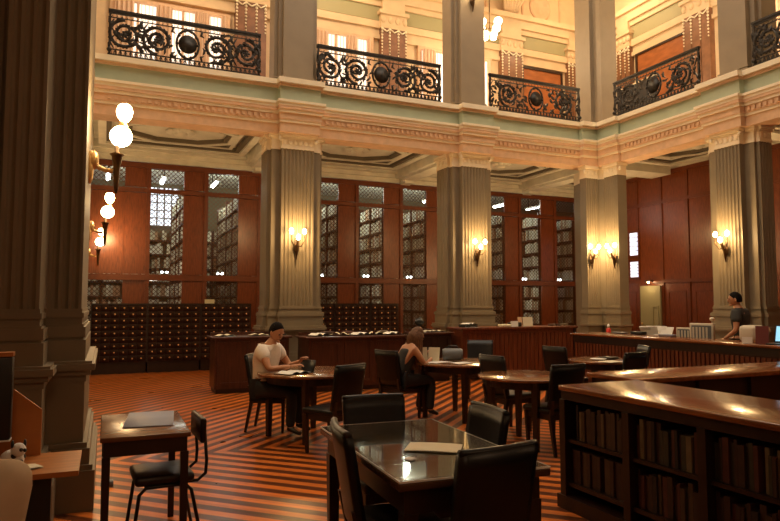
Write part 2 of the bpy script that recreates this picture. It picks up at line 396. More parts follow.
# near compound pier at the left
def pier(label, ox, oy):
    t = thing('pier', label, 'pillar', (ox, oy, 0))
    def plan(e=0, fl=True):
        # local: origin at right face, front of the side pilaster
        xl, a0, a1, b1 = -.78-e, -.52-e, -.26+e, 0+e
        yA, yB, yE = -.37-e, 0-e, 1.65+e
        P = []
        f = lambda p, q, n, o: flute_edge(p, q, n, o, .02) if fl else [p, q]
        P += f((xl, yB), (a0, yB), 3, (0, -1)); P += f((a0, yA), (a1, yA), 3, (0, -1)); 
        P += f((a1, yB), (b1, yB), 3, (0, -1)) if not fl else f((a1+.02, yB), (b1, yB), 3, (0, -1))
        if fl: P.insert(len(P)-0, P.pop())
        P += [(b1, yE), (xl, yE)]
        return P
    MB().prism(plan(), 1.52, 4.75).build('shaft', M['pillar'], t)
    mb = MB()
    for e, z0, z1 in ((.008, 1.49, 1.52), (.02, 1.45, 1.49), (.008, 1.40, 1.45), (.02, 1.38, 1.40), (.035, 1.30, 1.38), (.02, 1.28, 1.30)): mb.prism(plan(e, False), z0, z1)
    mb.build('base_moulding', M['pillar'], t)
    mb = MB()
    for e, z0, z1 in ((.04, 1.12, 1.28), (.09, 1.10, 1.12), (.11, 1.05, 1.10), (.08, 1.01, 1.05), (.05, .96, 1.01), (.04, .50, .96), (.07, .46, .50), (.09, .34, .46), (.115, .30, .34), (.13, 0, .30)): mb.prism(plan(e, False), z0, z1)
    mb.build('pedestal', M['pillar'], t)
    mb = MB()
    for e, z0, z1 in ((.02, 4.75, 4.8), (.04, 4.8, 4.93), (.02, 4.93, 5.29)): mb.prism(plan(e, False), z0, z1)
    mb.build('capital', M['cream'], t)
    return t
pier('huge dark fluted pillar at the left edge, nearest of all pillars', -.175, 5.57)
column('distant pillar of the left row hidden behind the huge near pillar', -.84, 10.9, 1.0, .74, PI/2, .66, .5, 8)
column('far corner pillar of the left row behind the huge near pillar', -.95, 12.85, 1.0, .9, 0, .66, .5, 8)

# upper gallery pillars
def upper_col(label, cx, cy, rz, w=.62, W=.86):
    t = thing('gallery_column', label, 'column', (cx, cy, ZG+.03), rz)
    mb = MB().box(-w/2, w/2, -.42, -.30, .0, 5.75).box(-W/2+.05, W/2-.05, -.30, .32, 0, 5.75)
    for s in (-1, 1): mb.box(s*(W/2-.05), s*(W/2+.02), -.2, .2, 0, 5.75)
    mb.build('shaft', M['pillar_top'], t)
    mb = MB()
    for e, z0, z1 in ((.035, 0, .05), (.02, .05, .09), (.03, .11, .14)):
        mb.box(-w/2-e, w/2+e, -.42-e, -.29, z0, z1).box(-W/2-e, W/2+e, -.30-e, .33, z0, z1)
    mb.build('base_moulding', M['pillar_top'], t)
    return t
upper_col('plain upper gallery pillar above the pillar behind the man', 3.43, 12.76, 0)
upper_col('plain upper gallery pillar carrying a small wall lamp, above the middle pillar', 7.53, 12.76, 0)
upper_col('plain upper gallery pillar at the right, above the pillar by the staff member', 11.52, 8.50, -PI/2, .6, .9)
t = thing('gallery_column', 'upper gallery pillar standing at the inner corner of the balconies', 'column', (11.3, 12.75, ZG+.03))
MB().box(-.22, .22, -.26, .3, 0, 5.75).box(-.20, .3, -.62, -.26, 0, 5.75).box(-.3, -.1, -.34, -.2, 0, 5.75).build('shaft', M['pillar_top'], t)
MB().box(-.25, .25, -.29, .32, 0, .08).box(-.23, .33, -.65, -.29, 0, .08).build('base_moulding', M['pillar_top'], t)

# ------------------------------------------------------------------ wrought-iron balustrades
def railing(label, L, p, rz, bright=0):
    t = thing('balustrade', label, 'railing', (p[0], p[1], ZG+.03), rz)
    H = .87
    mb = MB().box(0, L, -.035, .035, H-.04, H).box(0, L, -.02, .02, H-.075, H-.05); mb.build('handrail', M['iron'], t)
    mb = MB().box(0, L, -.02, .02, .03, .055).box(0, L, -.015, .015, .13, .15).box(0, L, -.012, .012, H-.15, H-.135)
    n = int(L/.085)
    for i in range(n):
        x = (i+.5)*L/n
        mb.box(x-.012, x+.012, -.008, .008, .05, .15); mb.tube([(x-.03, 0, .055), (x-.02, 0, .10), (x, 0, .13), (x+.02, 0, .10), (x+.03, 0, .055)], .008, 4)
        mb.tube([(x, 0, H-.14), (x+.028, 0, H-.11), (x, 0, H-.08), (x-.028, 0, H-.11), (x, 0, H-.14)], .007, 4)
    mb.build('rail_band', M['iron'], t)
    for x in (.03, L-.03): 
        q = MB().box(x-.018, x+.018, -.018, .018, 0, H-.04); q.ball((x, -.03, .12), .045, 8); q.build('post', M['iron'], t)
    z0, z1 = .15, H-.15; zc = (z0+z1)/2; hh = (z1-z0)/2
    mb = MB()
    def spiral(cx, cz, R, turns, d, a0, r=.032):
        pts = []; rr = []
        N = int(22*turns)
        for i in range(N+1):
            u = i/N; a = a0+d*2*PI*turns*u; q = R*(1-.86*u)
            pts.append((cx+q*math.cos(a), .012*math.sin(i), cz+q*math.sin(a))); rr.append(r*(1-.3*u))
        mb.tube(pts, rr, 5)
        # leaves along the scroll
        for i in range(1, N-4, 2):
            x, y, z = pts[i]; a = a0+d*2*PI*turns*i/N
            for s in (1, -1):
                l = .075*(1-i/N*.5)
                mb.tube([(x, 0, z), (x+l*.7*math.cos(a+s*d*.9), -.012, z+l*.7*math.sin(a+s*d*.9)), (x+l*math.cos(a+d*1.5), -.02, z+l*math.sin(a+d*1.5))], [.014, .021, .004], 5)
        mb.ball((cx, 0, cz), .045, 8, (1, .6, 1))
        for k in range(6):
            b = 2*PI*k/6; mb.ball((cx+.05*math.cos(b), -.01, cz+.05*math.sin(b)), .024, 6, (1, .5, 1))
    k = max(1, round((L/2-.3)/.68)); step = (L/2-.25)/k
    mbs = {-1: MB(), 1: MB()}
    for s in (-1, 1):
        mb = mbs[s]
        for i in range(k):
            cx = L/2+s*(.25+step*(i+.5)); R = hh*.97
            d = 1 if (i % 2 == 0) else -1
            spiral(cx, zc, R, 2.1, d*s, PI/2 if i % 2 else -PI/2)
            # connecting strands and fillers
            x2 = cx+s*step/2
            for q in (-1, 1):
                mb.tube([(x2-.13, 0, zc+q*hh*.2), (x2-.05, -.01, zc+q*hh*.75), (x2+.03, 0, zc+q*hh*.55), (x2+.1, 0, zc+q*hh*.95)], [.012, .028, .026, .010], 5)
                mb.tube([(x2+.11, 0, zc+q*hh*.1), (x2+.04, -.01, zc+q*hh*.42), (x2-.06, 0, zc+q*hh*.3)], [.010, .028, .008], 5)
                for xx in (cx-R*.98, cx+R*.98): mb.tube([(xx, 0, zc+q*hh), (xx-.02, 0, zc+q*hh*.72), (xx+.04, 0, zc+q*hh*.62)], [.020, .028, .008], 5)
    rg = random.Random(int(L*100))
    for i in range(int(L*34)):
        x = rg.uniform(.05, L-.05); z = rg.uniform(z0+.02, z1-.02)
        if abs(x-L/2) < .22: continue
        mb = mbs[1 if x > L/2 else -1]
        a = rg.uniform(0, 2*PI); l = rg.uniform(.045, .085); c, s_ = math.cos(a), math.sin(a)
        mb.tube([(x-c*l, 0, z-s_*l), (x-c*l*.3-s_*l*.4, -.012, z-s_*l*.3+c*l*.4), (x+c*l*.4-s_*l*.3, -.012, z+s_*l*.4+c*l*.3), (x+c*l, 0, z+s_*l)], [.006, .026, .030, .006], 4)
    for mb in mbs.values():
        mb.v = [(min(max(x, .0), L), y, min(max(z, .1), H-.08)) for x, y, z in mb.v]
        mb.build('scrollwork', M['iron'], t)
    mb = MB()
    mb.lathe([(.001, -.04), (.09, -.035), (.14, -.01), (.15, .01), (.001, .015)], (0, 0, 0), 20, True, 1.15, 1.2)
    mb.xf(T(L/2, 0, zc, 0, PI/2)); 
    pts = [(L/2+.2*math.cos(a)*(1.0), 0, zc+hh*.95*math.sin(a)) for a in [2*PI*i/24 for i in range(25)]]
    mb.tube(pts, .024, 5)
    for i in range(10):
        a = 2*PI*i/10; mb.ball((L/2+.19*math.cos(a), -.01, zc+hh*.9*math.sin(a)), .028, 6)
    mb.build('shield', M['iron'], t)
    return t
yr = YE-.04
railing('black scrollwork balustrade at the far left, nearest the round torch lamps', 2.75, (-.10, yr, 0), 0)
railing('black scrollwork balustrade between the first and second upper pillars from the left', 2.86, (3.80, yr, 0), 0)
railing('black scrollwork balustrade left of the inner corner pillar', 2.62, (7.92, yr, 0), 0)
railing('black scrollwork balustrade right of the inner corner pillar, in front of the dark board', 2.44, (XE-.04, 11.64, 0), -PI/2)
railing('black scrollwork balustrade cut by the right picture edge', 2.9, (XE-.04, 8.02, 0), -PI/2)

# ------------------------------------------------------------------ upper gallery walls
mb1 = MB(); mb2 = MB()
for z0, z1, p in ((9.0, 9.12, .1), (9.12, 9.3, .05), (9.3, 9.5, .12), (9.95, 10.1, .10), (10.1, 10.35, .18), (10.35, 10.5, .28)):
    mb1.box(-6, 14.4-p, 16.3-p, 16.3, z0, z1).box(14.4-p, 14.4, -7, 16.3, z0, z1)
mb2.box(-6, 14.37, 16.26, 16.3, 9.55, 9.95).box(14.36, 14.4, -7, 16.3, 9.55, 9.95)
st('trim_40', mb1, M['yellow']); st('trim_41', mb2, M['olive'])
mb = MB()
for cx in (-.9, 1.15, 5.6, 9.5, 12.45):                         # round medallions and panel frames over the cornice
    q = MB().lathe([(.001, .012), (.30, .012), (.34, .03), (.40, .03), (.42, 0)], (0, 0, 0), 28); q.xf(T(cx, 16.3, 11.0, 0, PI/2)); mb.add(q.v, q.f, True)
for cy in (13.2, 10.2, 8.0):
    q = MB().lathe([(.001, .012), (.30, .012), (.34, .03), (.40, .03), (.42, 0)], (0, 0, 0), 28); q.xf(T(14.4, cy, 11.0, -PI/2, PI/2)); mb.add(q.v, q.f, True)
for x0, x1 in ((.0, 2.6), (4.2, 6.6), (8.3, 10.4), (11.75, 13.2)):
    for a, c in ((10.55, 10.6), (11.5, 11.55)): mb.box(x0, x1, 16.27, 16.3, a, c)
    for a in (x0, x1): mb.box(a, a+.06, 16.27, 16.3, 10.55, 11.55)
st('trim_42', mb, M['salmon'])
# ribbed fan corbels above the pilasters
mb = MB()
for cx in (3.2, 7.25, 11.25):
    for k in range(7):
        s = (k-3)/3
        mb.tube([(cx+s*.18, 16.22, 10.5), (cx+s*.30, 16.05, 10.9), (cx+s*.62, 15.75, 11.4), (cx+s*.9, 15.5, 11.78)], [.05, .055, .07, .09], 6)
st('trim_43', mb, M['yellow'])
def pilaster(label, x, y, rz, w=.8, dep=.18, par=0):
    t = thing('wall_pilaster', label, 'pilaster', (x, y, ZG), rz)
    mb = MB()
    for s in (-1, 0, 1): mb.box(s*w*.34-w*.155, s*w*.34+w*.155, -dep, 0, .45, 3.35)
    mb.box(-w/2, w/2, -dep+.05, 0, .45, 3.35)
    mb.build('shaft', M['brick'], t)
    MB().box(-w/2-.05, w/2+.05, -dep-.05, 0, 0, .4).box(-w/2-.02, w/2+.02, -dep-.02, 0, .4, .45).build('base', M['yellow'], t)
    mb = MB().box(-w/2-.02, w/2+.02, -dep-.02, 0, 3.35, 3.42).box(-w/2, w/2, -dep, 0, 3.42, 3.75).box(-w/2-.06, w/2+.06, -dep-.06, 0, 3.75, 3.85)
    for s in (-1, -.33, .33, 1): mb.ball((s*w*.42, -dep, 3.6), .08, 8, (1, .6, 1.3))
    mb.box(-w/2+.05, w/2-.05, -dep-.0, 0, 3.85, 4.5)
    mb.build('capital', M['yellow'], t)
    mb = MB()
    for x0 in (-w*.46, -w*.17, w*.17, w*.46):
        mb = MB()
        for k in range(9): mb.ball((x0, -dep-.01, 3.32-k*.09), .035*(1.1-.06*k), 6)
        mb.build('garland', M['cream'], t)
    mb = MB()
    for s in (-1, 1):
        mb.tube([(s*w*.46, -dep-.02, 3.33), (s*w*.3, -dep-.03, 3.24), (s*w*.17, -dep-.02, 3.33)], .022, 5)
    mb.tube([(-w*.17, -dep-.02, 3.33), (0, -dep-.03, 3.24), (w*.17, -dep-.02, 3.33)], .022, 5)
    mb.build('garland_swag', M['cream'], t)
    return t
pilaster('brown upper wall pilaster with hanging garlands, beyond the left balustrade', 3.22, 16.3, 0)
pilaster('brown upper wall pilaster with hanging garlands, beyond the second balustrade', 7.25, 16.3, 0)
pilaster('brown upper wall pilaster with hanging garlands, left of the far red panel', 11.25, 16.3, 0)
pilaster('plain-topped narrow brown pilaster right of the far red panel', 13.65, 16.3, 0, .5)
pilaster('narrow brown pilaster on the right upper wall, left of its red panel', 14.4, 14.6, -PI/2, .55)
pilaster('brown upper wall pilaster with garlands, right of the right red panel', 14.4, 11.95, -PI/2, .85)
def redpanel(label, x, y, rz, w, h):
    t = thing('wall_panel', label, 'panel', (x, y, ZG), rz)
    MB().box(-w/2, w/2, -.06, 0, .3, h).build('panel', M['redpanel'], t)
    mb = MB().box(-w/2-.06, -w/2, -.1, 0, .25, h+.06).box(w/2, w/2+.06, -.1, 0, .25, h+.06).box(-w/2, w/2, -.1, 0, h, h+.06).box(-w/2, w/2, -.1, 0, .25, .3)
    mb.build('frame', M['dark'], t)
redpanel('orange-red wooden wall panel on the far upper wall', 12.45, 16.3, 0, 1.45, 2.95)
redpanel('orange-red wooden wall panel on the right upper wall', 14.4, 13.25, -PI/2, 1.75, 3.0)
def window(n, x, y, rz, w, h0, h1, nm=5):
    o = bpy.data.objects.new('window_%d' % n, None); C.objects.link(o); o.location = (x, y, ZG); o.rotation_euler = (0, 0, rz); o['kind'] = 'structure'
    MB().box(-w/2, w/2, -.05, -.02, h0, h1).build('pane', M['daylight2'], o)
    mb = MB().box(-w/2-.1, -w/2, -.12, 0, h0, h1+.1).box(w/2, w/2+.1, -.12, 0, h0, h1+.1).box(-w/2, w/2, -.12, 0, h1, h1+.1)
    for i in range(1, nm): x0 = -w/2+w*i/nm; mb.box(x0-.03, x0+.03, -.10, -.02, h0, h1)
    mb.build('window_frame', M['salmon'], o)
    # gathered curtains hung in front of the panes
    for a, b2 in ((-w/2, -w/2+w*.16), (-w*.14, w*.0), (w/2-w*.30, w/2-w*.16), (w/2-w*.05, w/2)):
        MB().grid(lambda u, v: (a+(b2-a)*u, -.2+.035*math.sin(u*(b2-a)*60), h0+(h1-h0)*v), 40, 1).build('curtain', M['curtain'], o)
    mb = MB()
    for i in range(int(w/.085)):
        x0 = -w/2+i*.085; mb.tube([(x0, -.15, h0), (x0, -.15, h1)], .009, 4)
    mb.build('blind_slats', M['curtain'], o)
    return o
window(1, 1.3, 16.3, 0, 2.6, .9, 2.85)
window(2, 5.3, 16.3, 0, 2.5, .9, 2.95)
window(3, 9.3, 16.3, 0, 2.3, .9, 2.95)
window(4, 14.4, 9.4, -PI/2, 2.4, .9, 2.95)
window(5, 14.05, 16.3, 0, .22, .5, 2.8, 1)
# dark board leaning in the right gallery
t = thing('display_board', 'dark flat board with pale edge behind the right balustrade', 'board', (13.0, 12.9, ZG), -PI/2-.05)
MB().box(-.75, .75, -.03, .03, .62, 1.55).build('board', M['black'], t)
MB().box(-.78, .78, -.035, .035, 1.55, 1.59).build('edge', M['cream'], t)
for s in (-.6, .6): MB().box(s-.03, s+.03, -.04, .04, 0, .62).build('leg', M['black'], t)
# globe chandeliers of the upper gallery
def chandelier(label, x, y, z, n=4, pw=60):
    t = thing('chandelier', label, 'lamp', (x, y, z), .3)
    MB().tube([(0, 0, .0), (0, 0, ZT-z)], .015, 8).ball((0, 0, 0), .07, 10).build('stem', M['bronze'], t)
    for k in range(n):
        a = 2*PI*k/n; c, s = math.cos(a), math.sin(a)
        MB().tube([(0, 0, 0), (c*.15, s*.15, -.06), (c*.28, s*.28, 0), (c*.3, s*.3, .06)], .014, 6).build('arm', M['bronze'], t)
        MB().ball((c*.3, s*.3, .16), .11, 12).build('globe', M['globe'], t)
        MB().ball((c*.16, s*.16, -.14), .09, 12).build('globe', M['globe'], t)
    l = bpy.data.lights.new('chandelier_light', 'POINT'); l.energy = pw; l.color = (1, .73, .43); l.shadow_soft_size = .4
    o = bpy.data.objects.new('chandelier_light', l); o.location = (x, y, z-.5); C.objects.link(o)
chandelier('globe chandelier hanging in the far gallery beside the middle upper pillar', 9.32, 14.4, 8.95)
chandelier('globe chandelier hanging in the right gallery at the top edge', 12.75, 9.75, 8.95)
for x, y, pw in ((1.3, 14.4, 62), (5.4, 14.4, 62), (12.9, 14.0, 66)):  # bare point lights without fittings, added to brighten the upper walls
    l = bpy.data.lights.new('gallery_fill_light', 'POINT'); l.energy = pw; l.color = (1, .73, .43); l.shadow_soft_size = .4
    o = bpy.data.objects.new('gallery_fill_light', l); o.location = (x, y, 10.6); C.objects.link(o)

# ------------------------------------------------------------------ wall lamps
LC = (1, .63, .27)
def plight(name, loc, e, r=.08, col=LC):
    l = bpy.data.lights.new(name, 'POINT'); l.energy = e; l.color = col; l.shadow_soft_size = r
    o = bpy.data.objects.new(name, l); o.location = loc; C.objects.link(o)
def sconce(label, x, y, z, rz, e=22):
    """local -Y points away from the wall"""
    t = thing('wall_sconce', label, 'lamp', (x, y, z), rz)
    MB().ball((0, -.02, -.18), .07, 10, (.9, .4, 1.6)).tube([(0, -.03, -.42), (0, -.06, -.2), (0, -.12, -.1), (0, -.16, .0)], [.01, .03, .028, .02], 8).build('backplate', M['bronze'], t)
    for s in (-1, 1):
        MB().tube([(0, -.06, -.15), (s*.07, -.12, -.16), (s*.13, -.14, -.06), (s*.13, -.14, .05)], .012, 6).build('arm', M['bronze'], t)
    for s, zz in ((-1, .12), (1, .12), (0, -.0)):
        xx, yy = (s*.13, -.14) if s else (0, -.17)
        MB().lathe([(.014, -.045), (.036, -.02), (.044, .015), (.032, .05), (.008, .07)], (xx, yy, zz), 10).build('bulb', M['flame'], t)
    R = Matrix.Rotation(rz, 3, 'Z') @ Vector((0, -.34, .12)); plight('sconce_light', (x+R.x, y+R.y, z+.1), e)
    return t
sconce('lit three-bulb wall lamp on the pillar behind the man', 3.40, 12.28, 2.84, 0)
sconce('lit three-bulb wall lamp on the pillar behind the woman', 7.55, 12.28, 2.80, 0)
sconce('lit wall lamp on the left face of the corner pillar', 10.74, 12.23, 2.80, 0, 19)
sconce('lit wall lamp on the right face of the corner pillar', 11.04, 11.72, 2.80, -PI/2, 19)
sconce('lit three-bulb wall lamp on the pillar beside the standing staff member', 11.04, 8.74, 2.78, -PI/2)
sconce('small wall lamp high on the middle upper gallery pillar', 7.50, 12.31, 8.65, 0, 6)
for i, (x, y, rz) in enumerate(((3.43, 13.19, PI), (7.53, 13.19, PI), (11.5, 13.27, PI), (11.95, 12.6, PI/2), (11.68, 8.68, PI/2), (-.95, 13.38, PI))):  # unseen lamps added behind the pillars to brighten aisle ceiling and screens
    sconce('added unseen lamp, aisle side of the pillar %s' % ['behind the man', 'behind the woman', 'at the corner', 'at the corner, facing the right screen', 'behind the staff member', 'at the left end'][i], x, y, 3.4, rz, 17)
def torch(label, x, y, z, e=20):
    """bracket lamp on a wall facing +X"""
    t = thing('torch_lamp', label, 'lamp', (x, y, z))
    MB().ball((.01, 0, 0), .1, 10, (.35, .8, 1.5)).tube([(0, 0, .0), (.06, 0, .02), (.13, 0, -.01), (.20, 0, -.02)], [.05, .025, .02, .025], 8).ball((.02, 0, .1), .06, 8, (.6, 1, 1)).ball((.04, 0, .07), .075, 8, (.6, 1, 1.2)).build('bracket', M['brass'], t)
    MB().lathe([(.008, -.22), (.02, -.18), (.028, 0), (.045, .12), (.065, .14), (.02, .16), (.02, .22)], (.23, 0, 0), 12).build('torch', M['bronze'], t)
    MB().ball((.26, 0, .31), .098, 16).build('globe', M['globe'], t)
    MB().lathe([(.05, .40), (.03, .43), (.03, .45)], (.275, 0, 0), 12).build('collar', M['brass'], t)
    MB().lathe([(.03, .45), (.06, .49), (.072, .545), (.06, .59), (.04, .61), (.001, .61)], (.285, 0, 0), 14).build('upper_globe', M['flame'], t)
    plight('torch_light', (x+.42, y-.05, z+.45), e, .12)
torch('large two-globe torch lamp on the near pillar, nearest of the three', -.175, 6.3, 2.78, 20)
torch('two-globe torch lamp low behind the large torch lamp, middle of the three', -.275, 10.9, 2.68, 15)
torch('smallest and farthest two-globe torch lamp in front of the screens', -.42, 15.6, 2.62, 14)
MB_ = MB().box(-.95, -.42, 15.3, 16.0, 0, 5.0)
t = thing('wall_pilaster', 'farthest left pilaster carrying the farthest torch lamp', 'pilaster', (0, 0, 0)); MB_.build('shaft', M['pillar'], t)

# ------------------------------------------------------------------ book-stack screens
YS = 16.1
def lattice(mb, x0, x1, z0, z1, y, sp=.075, w=.011):
    W, Hh = x1-x0, z1-z0
    k = -Hh
    while k < W:
        for d in (1, -1):
            a = max(k, 0); b2 = min(k+Hh, W)
            if b2-a > .01:
                if d == 1: p, q = (x0+a, z0+a-k), (x0+b2, z0+b2-k)
                else: p, q = (x0+a, z1-(a-k)), (x0+b2, z1-(b2-k))
                yy = y+(.002 if d == 1 else -.002)
                mb.add([(p[0]-w, yy, p[1]), (p[0]+w, yy, p[1]), (q[0]+w, yy, q[1]), (q[0]-w, yy, q[1])], [(0, 1, 2, 3)])
        k += sp*1.41
    return mb
PX = .86; PP = 1.317
bays = [('left of the first far pillar', 'at the far left beside the torch lamps', -1, 3), ('', 'between the first and the middle far pillars', 3, 6), ('', 'between the middle far pillar and the corner pillar', 6, 10)]
solid_g = MB().box(0, .50, -.02, .02, .05, 2.1).box(0, .50, -.02, .02, 2.25, 4.17).box(0, .5, -.02, .02, 4.3, 4.76)
sol = None
for _, where, k0, k1 in bays:
    t = thing('stack_screen', 'tall red-brown wood and brass lattice screen '+where, 'screen', (0, YS, 0))
    xa, xb = PX+PP*k0, min(PX+PP*k1, 14.0)
    for z0, z1, d in ((0, .1, .05), (2.10, 2.24, .07), (4.18, 4.28, .05), (4.76, 4.88, .08)): MB().box(xa, xb, -d, d, z0, z1).build('rail', M['screenr'], t)
    for k in range(k0, k1):
        x = PX+PP*k
        MB().box(x-.045, x+.045, -.06, .06, .1, 2.1).box(x-.045, x+.045, -.06, .06, 2.24, 4.18).box(x-.045, x+.045, -.06, .06, 4.28, 4.76).build('post', M['screenr'], t)
        xl, xr = x+.045, min(x+.80, 13.95)
        lm = MB()
        for z0, z1 in ((.1, 2.1), (2.24, 4.18), (4.28, 4.76)): lattice(lm, xl, xr, z0, z1, 0)
        lm.build('lattice', M['lattice'], t)
        if k == -1: MB().box(xl, xr, -.02, .02, 2.25, 4.17).build('solid_panel', M['screen'], t)
        if x+.8 < 13.7:
            if sol is None:
                sol = solid_g.build('solid_panel', M['screen'], t)
                s_ = sol
            else: s_ = sol.copy(); C.objects.link(s_); s_.parent = t
            s_.location = (x+.79, 0, 0)
# right-hand screen on the wall X = 14
t = thing('stack_screen', 'tall orange-brown panelled screen on the right behind the computers', 'screen', (14.0, 0, 0))
for d, z0, z1 in ((.06, 2.12, 2.22), (.05, 4.32, 4.42), (.08, 5.1, 5.2)): MB().box(-d, d, 5.0, 16.0, z0, z1).build('rail', M['screenr'], t)
Y0 = 13.93
for k in range(-2, 10):
    y = Y0-k*.87
    MB().box(-.055, .055, y-.04, y+.04, 0, 5.1).build('post', M['screenr'], t)
    if k == 0:    # panel with two small lit panes and the door bay below
        MB().box(-.02, .02, y-.83, y-.04, 0, 2.12).box(-.02, .02, y-.83, y-.04, 4.42, 5.1).box(-.02, .02, y-.83, y-.04, 2.22, 4.32).build('solid_panel', M['screen'], t)
    else:
        MB().box(-.02, .02, y-.83, y-.04, .0 if k != 99 else 2.2, 2.12).box(-.02, .02, y-.83, y-.04, 2.22, 4.32).box(-.02, .02, y-.83, y-.04, 4.42, 5.1).build('solid_panel', M['screen'], t)
    MB().box(-.035, -.02, y-.76, y-.72, .4, 1.9).box(-.035, -.02, y-.2, y-.16, .4, 1.9).box(-.035, -.02, y-.72, y-.2, .4, .44).box(-.035, -.02, y-.72, y-.2, 1.86, 1.9).build('moulding', M['screenr'], t)
o = bpy.data.objects.new('window_6', None); C.objects.link(o); o.location = (13.955, 14.06, 0); o['kind'] = 'structure'
for z0, z1 in ((2.95, 3.6), (2.32, 2.76)):
    MB().box(-.01, .01, -.16, .16, z0, z1).build('pane', M['daylight'], o)
    q = MB().box(-.03, .01, -.2, -.16, z0-.04, z1+.04).box(-.03, .01, .16, .2, z0-.04, z1+.04).box(-.03, .01, -.16, .16, z1, z1+.04).box(-.03, .01, -.16, .16, z0-.04, z0)
    for i in range(1, 5): zz = z0+(z1-z0)*i/5; q.box(-.02, .01, -.16, .16, zz-.008, zz+.008)
    q.build('window_frame', M['screenr'], o)
o = bpy.data.objects.new('door_1', None); C.objects.link(o); o.location = (13.9, 13.45, 0); o['kind'] = 'structure'
MB().box(-.02, .03, -.36, .36, 0, 2.05).build('door_leaf', M['olivelit'], o)
MB().box(-.05, -.02, -.30, -.26, .2, 1.5).box(-.05, -.02, -.12, -.08, .2, 1.5).box(-.05, -.02, -.26, -.12, 1.46, 1.5).build('door_panel', M['olivelit'], o)
MB().ball((-.06, .28, 1.0), .03).build('door_handle', M['brass'], o)
t = thing('ceiling_spot', 'small lamp shining down over the olive door', 'lamp', (13.88, 13.45, 2.2))
MB().box(-.1, .04, -.1, .1, -.03, .0).build('fitting', M['black'], t); MB().ball((-.05, 0, -.05), .03).build('bulb', M['flame'], t)
plight('door_light', (13.62, 13.45, 2.05), 2.2, .05)

# stacks behind the screens: ranges running away from the hall, their shelves full of pale volumes
book_me = {}
def book_mesh(key, m, w, h, d):
    if key not in book_me:
        o = MB().box(-d, 0, 0, w, 0, h).build('book', m); book_me[key] = o.data; bpy.data.objects.remove(o)
    return book_me[key]
def add_book(me, loc, rz, label, group, tilt=0):
    o = bpy.data.objects.new('book', me); C.objects.link(o); o.location = loc; o.rotation_euler = (tilt, 0, rz)
    return tag(o, label, 'book', group)
nb = 0
bayname = lambda k: 'far left' if k < 3 else ('first' if k < 6 else 'second')
order = [1, 2, 3, 4, 5, 6, 7, 0, 8, 9]
for k in order:
    xr = PX+PP*k+.80
    y0, y1 = 16.22, 19.6
    t = thing('stack_shelving', 'book range %s' % ['beside the farthest torch lamp', 'above the card cabinets with the bright window behind', 'right of the bright window, left of the first pillar', 'just right of the first far pillar, partly hidden', 'just right of the first far pillar', 'midway between first and middle far pillars', 'just left of the middle far pillar', 'hidden behind the middle far pillar', 'just right of the middle far pillar', 'midway above the long red desk', 'right above the long red desk, beside the corner pillar'][k+0], 'shelving', (xr, y0, 0))
    stuff = MB()
    levels = [.1, .52, .94, 1.36, 1.76, 2.3, 2.72, 3.14, 3.56, 3.98]
    MB().box(.34, .37, 0, y1-y0, 0, 4.4).build('back', M['ceild'], t)
    for yy in (0, .9, 1.8, 3.34): MB().box(0, .34, yy, yy+.03, 0, 4.4).build('upright', M['case'], t)
    for z in levels: MB().box(0, .34, .03, y1-y0, z-.03, z).build('shelf', M['case'], t)
    for z in levels:
        y = .05
        while y < y1-y0-.12:
            w = random.choice((.05, .06, .075, .09)); h = random.choice((.27, .30, .33)); ci = random.randrange(len(PALE))
            if abs(y-.9) < .1 or abs(y-1.8) < .1: y += .04; continue
            if random.random() < .06: y += w; continue
            if nb < 150 and 1.7 < z < 4 and k in (1, 2, 4, 5, 6, 8, 9) and y < .85:
                me = book_mesh(('p', ci, w, h), PALE[ci], w-.004, h, .22)
                o = bpy.data.objects.new('book', me); C.objects.link(o); o.location = (xr+.02, y0+y, z); o.rotation_euler = (0, 0, 0)
                o.scale = (-1, 1, 1); o.scale = (1, 1, 1); o.location.x = xr+.24
                tag(o, 'bound volume standing on the lit shelves behind the lattice screens', 'book', 'volumes in the stacks behind the screens'); nb += 1
            else: stuff.box(xr+.02, xr+.24, y0+y, y0+y+w-.004, z, z+h)
            y += w
    o = stuff.build('shelved_books', M['rows']); tag(o, 'pale bindings on the '+t['label'], 'books', None, 'stuff')
t = thing('stack_shelving', 'long book range against the rear wall of the stacks', 'shelving', (-1.2, 20.3, 0))
MB().box(0, 14.6, .30, .34, 0, 3.8).build('back', M['stackwall'], t)
fb = MB()
for i in range(15): MB().box(i*1.04, i*1.04+.04, 0, .3, 0, 3.8).build('upright', M['case'], t)
for j in range(9):
    z = .1+j*.42
    MB().box(.04, 14.56, 0, .3, z-.03, z).build('shelf', M['case'], t)
    for i in range(14):
        x = i*1.04+.06
        while x < i*1.04+.98:
            w_ = random.choice((.05, .07, .09)); fb.box(-1.2+x, -1.2+x+w_-.005, 20.34, 20.56, z, z+random.choice((.25, .3, .33))); x += w_
            if random.random() < .05: x += .12
o = fb.build('shelved_books', M['rows']); tag(o, 'pale bindings filling the range on the rear wall of the stacks', 'books', None, 'stuff')
# mezzanine floor and its small twin lamps; strip lights
mbz = MB().box(-1.5, 14.0, 16.35, 20.9, 2.10, 2.16)
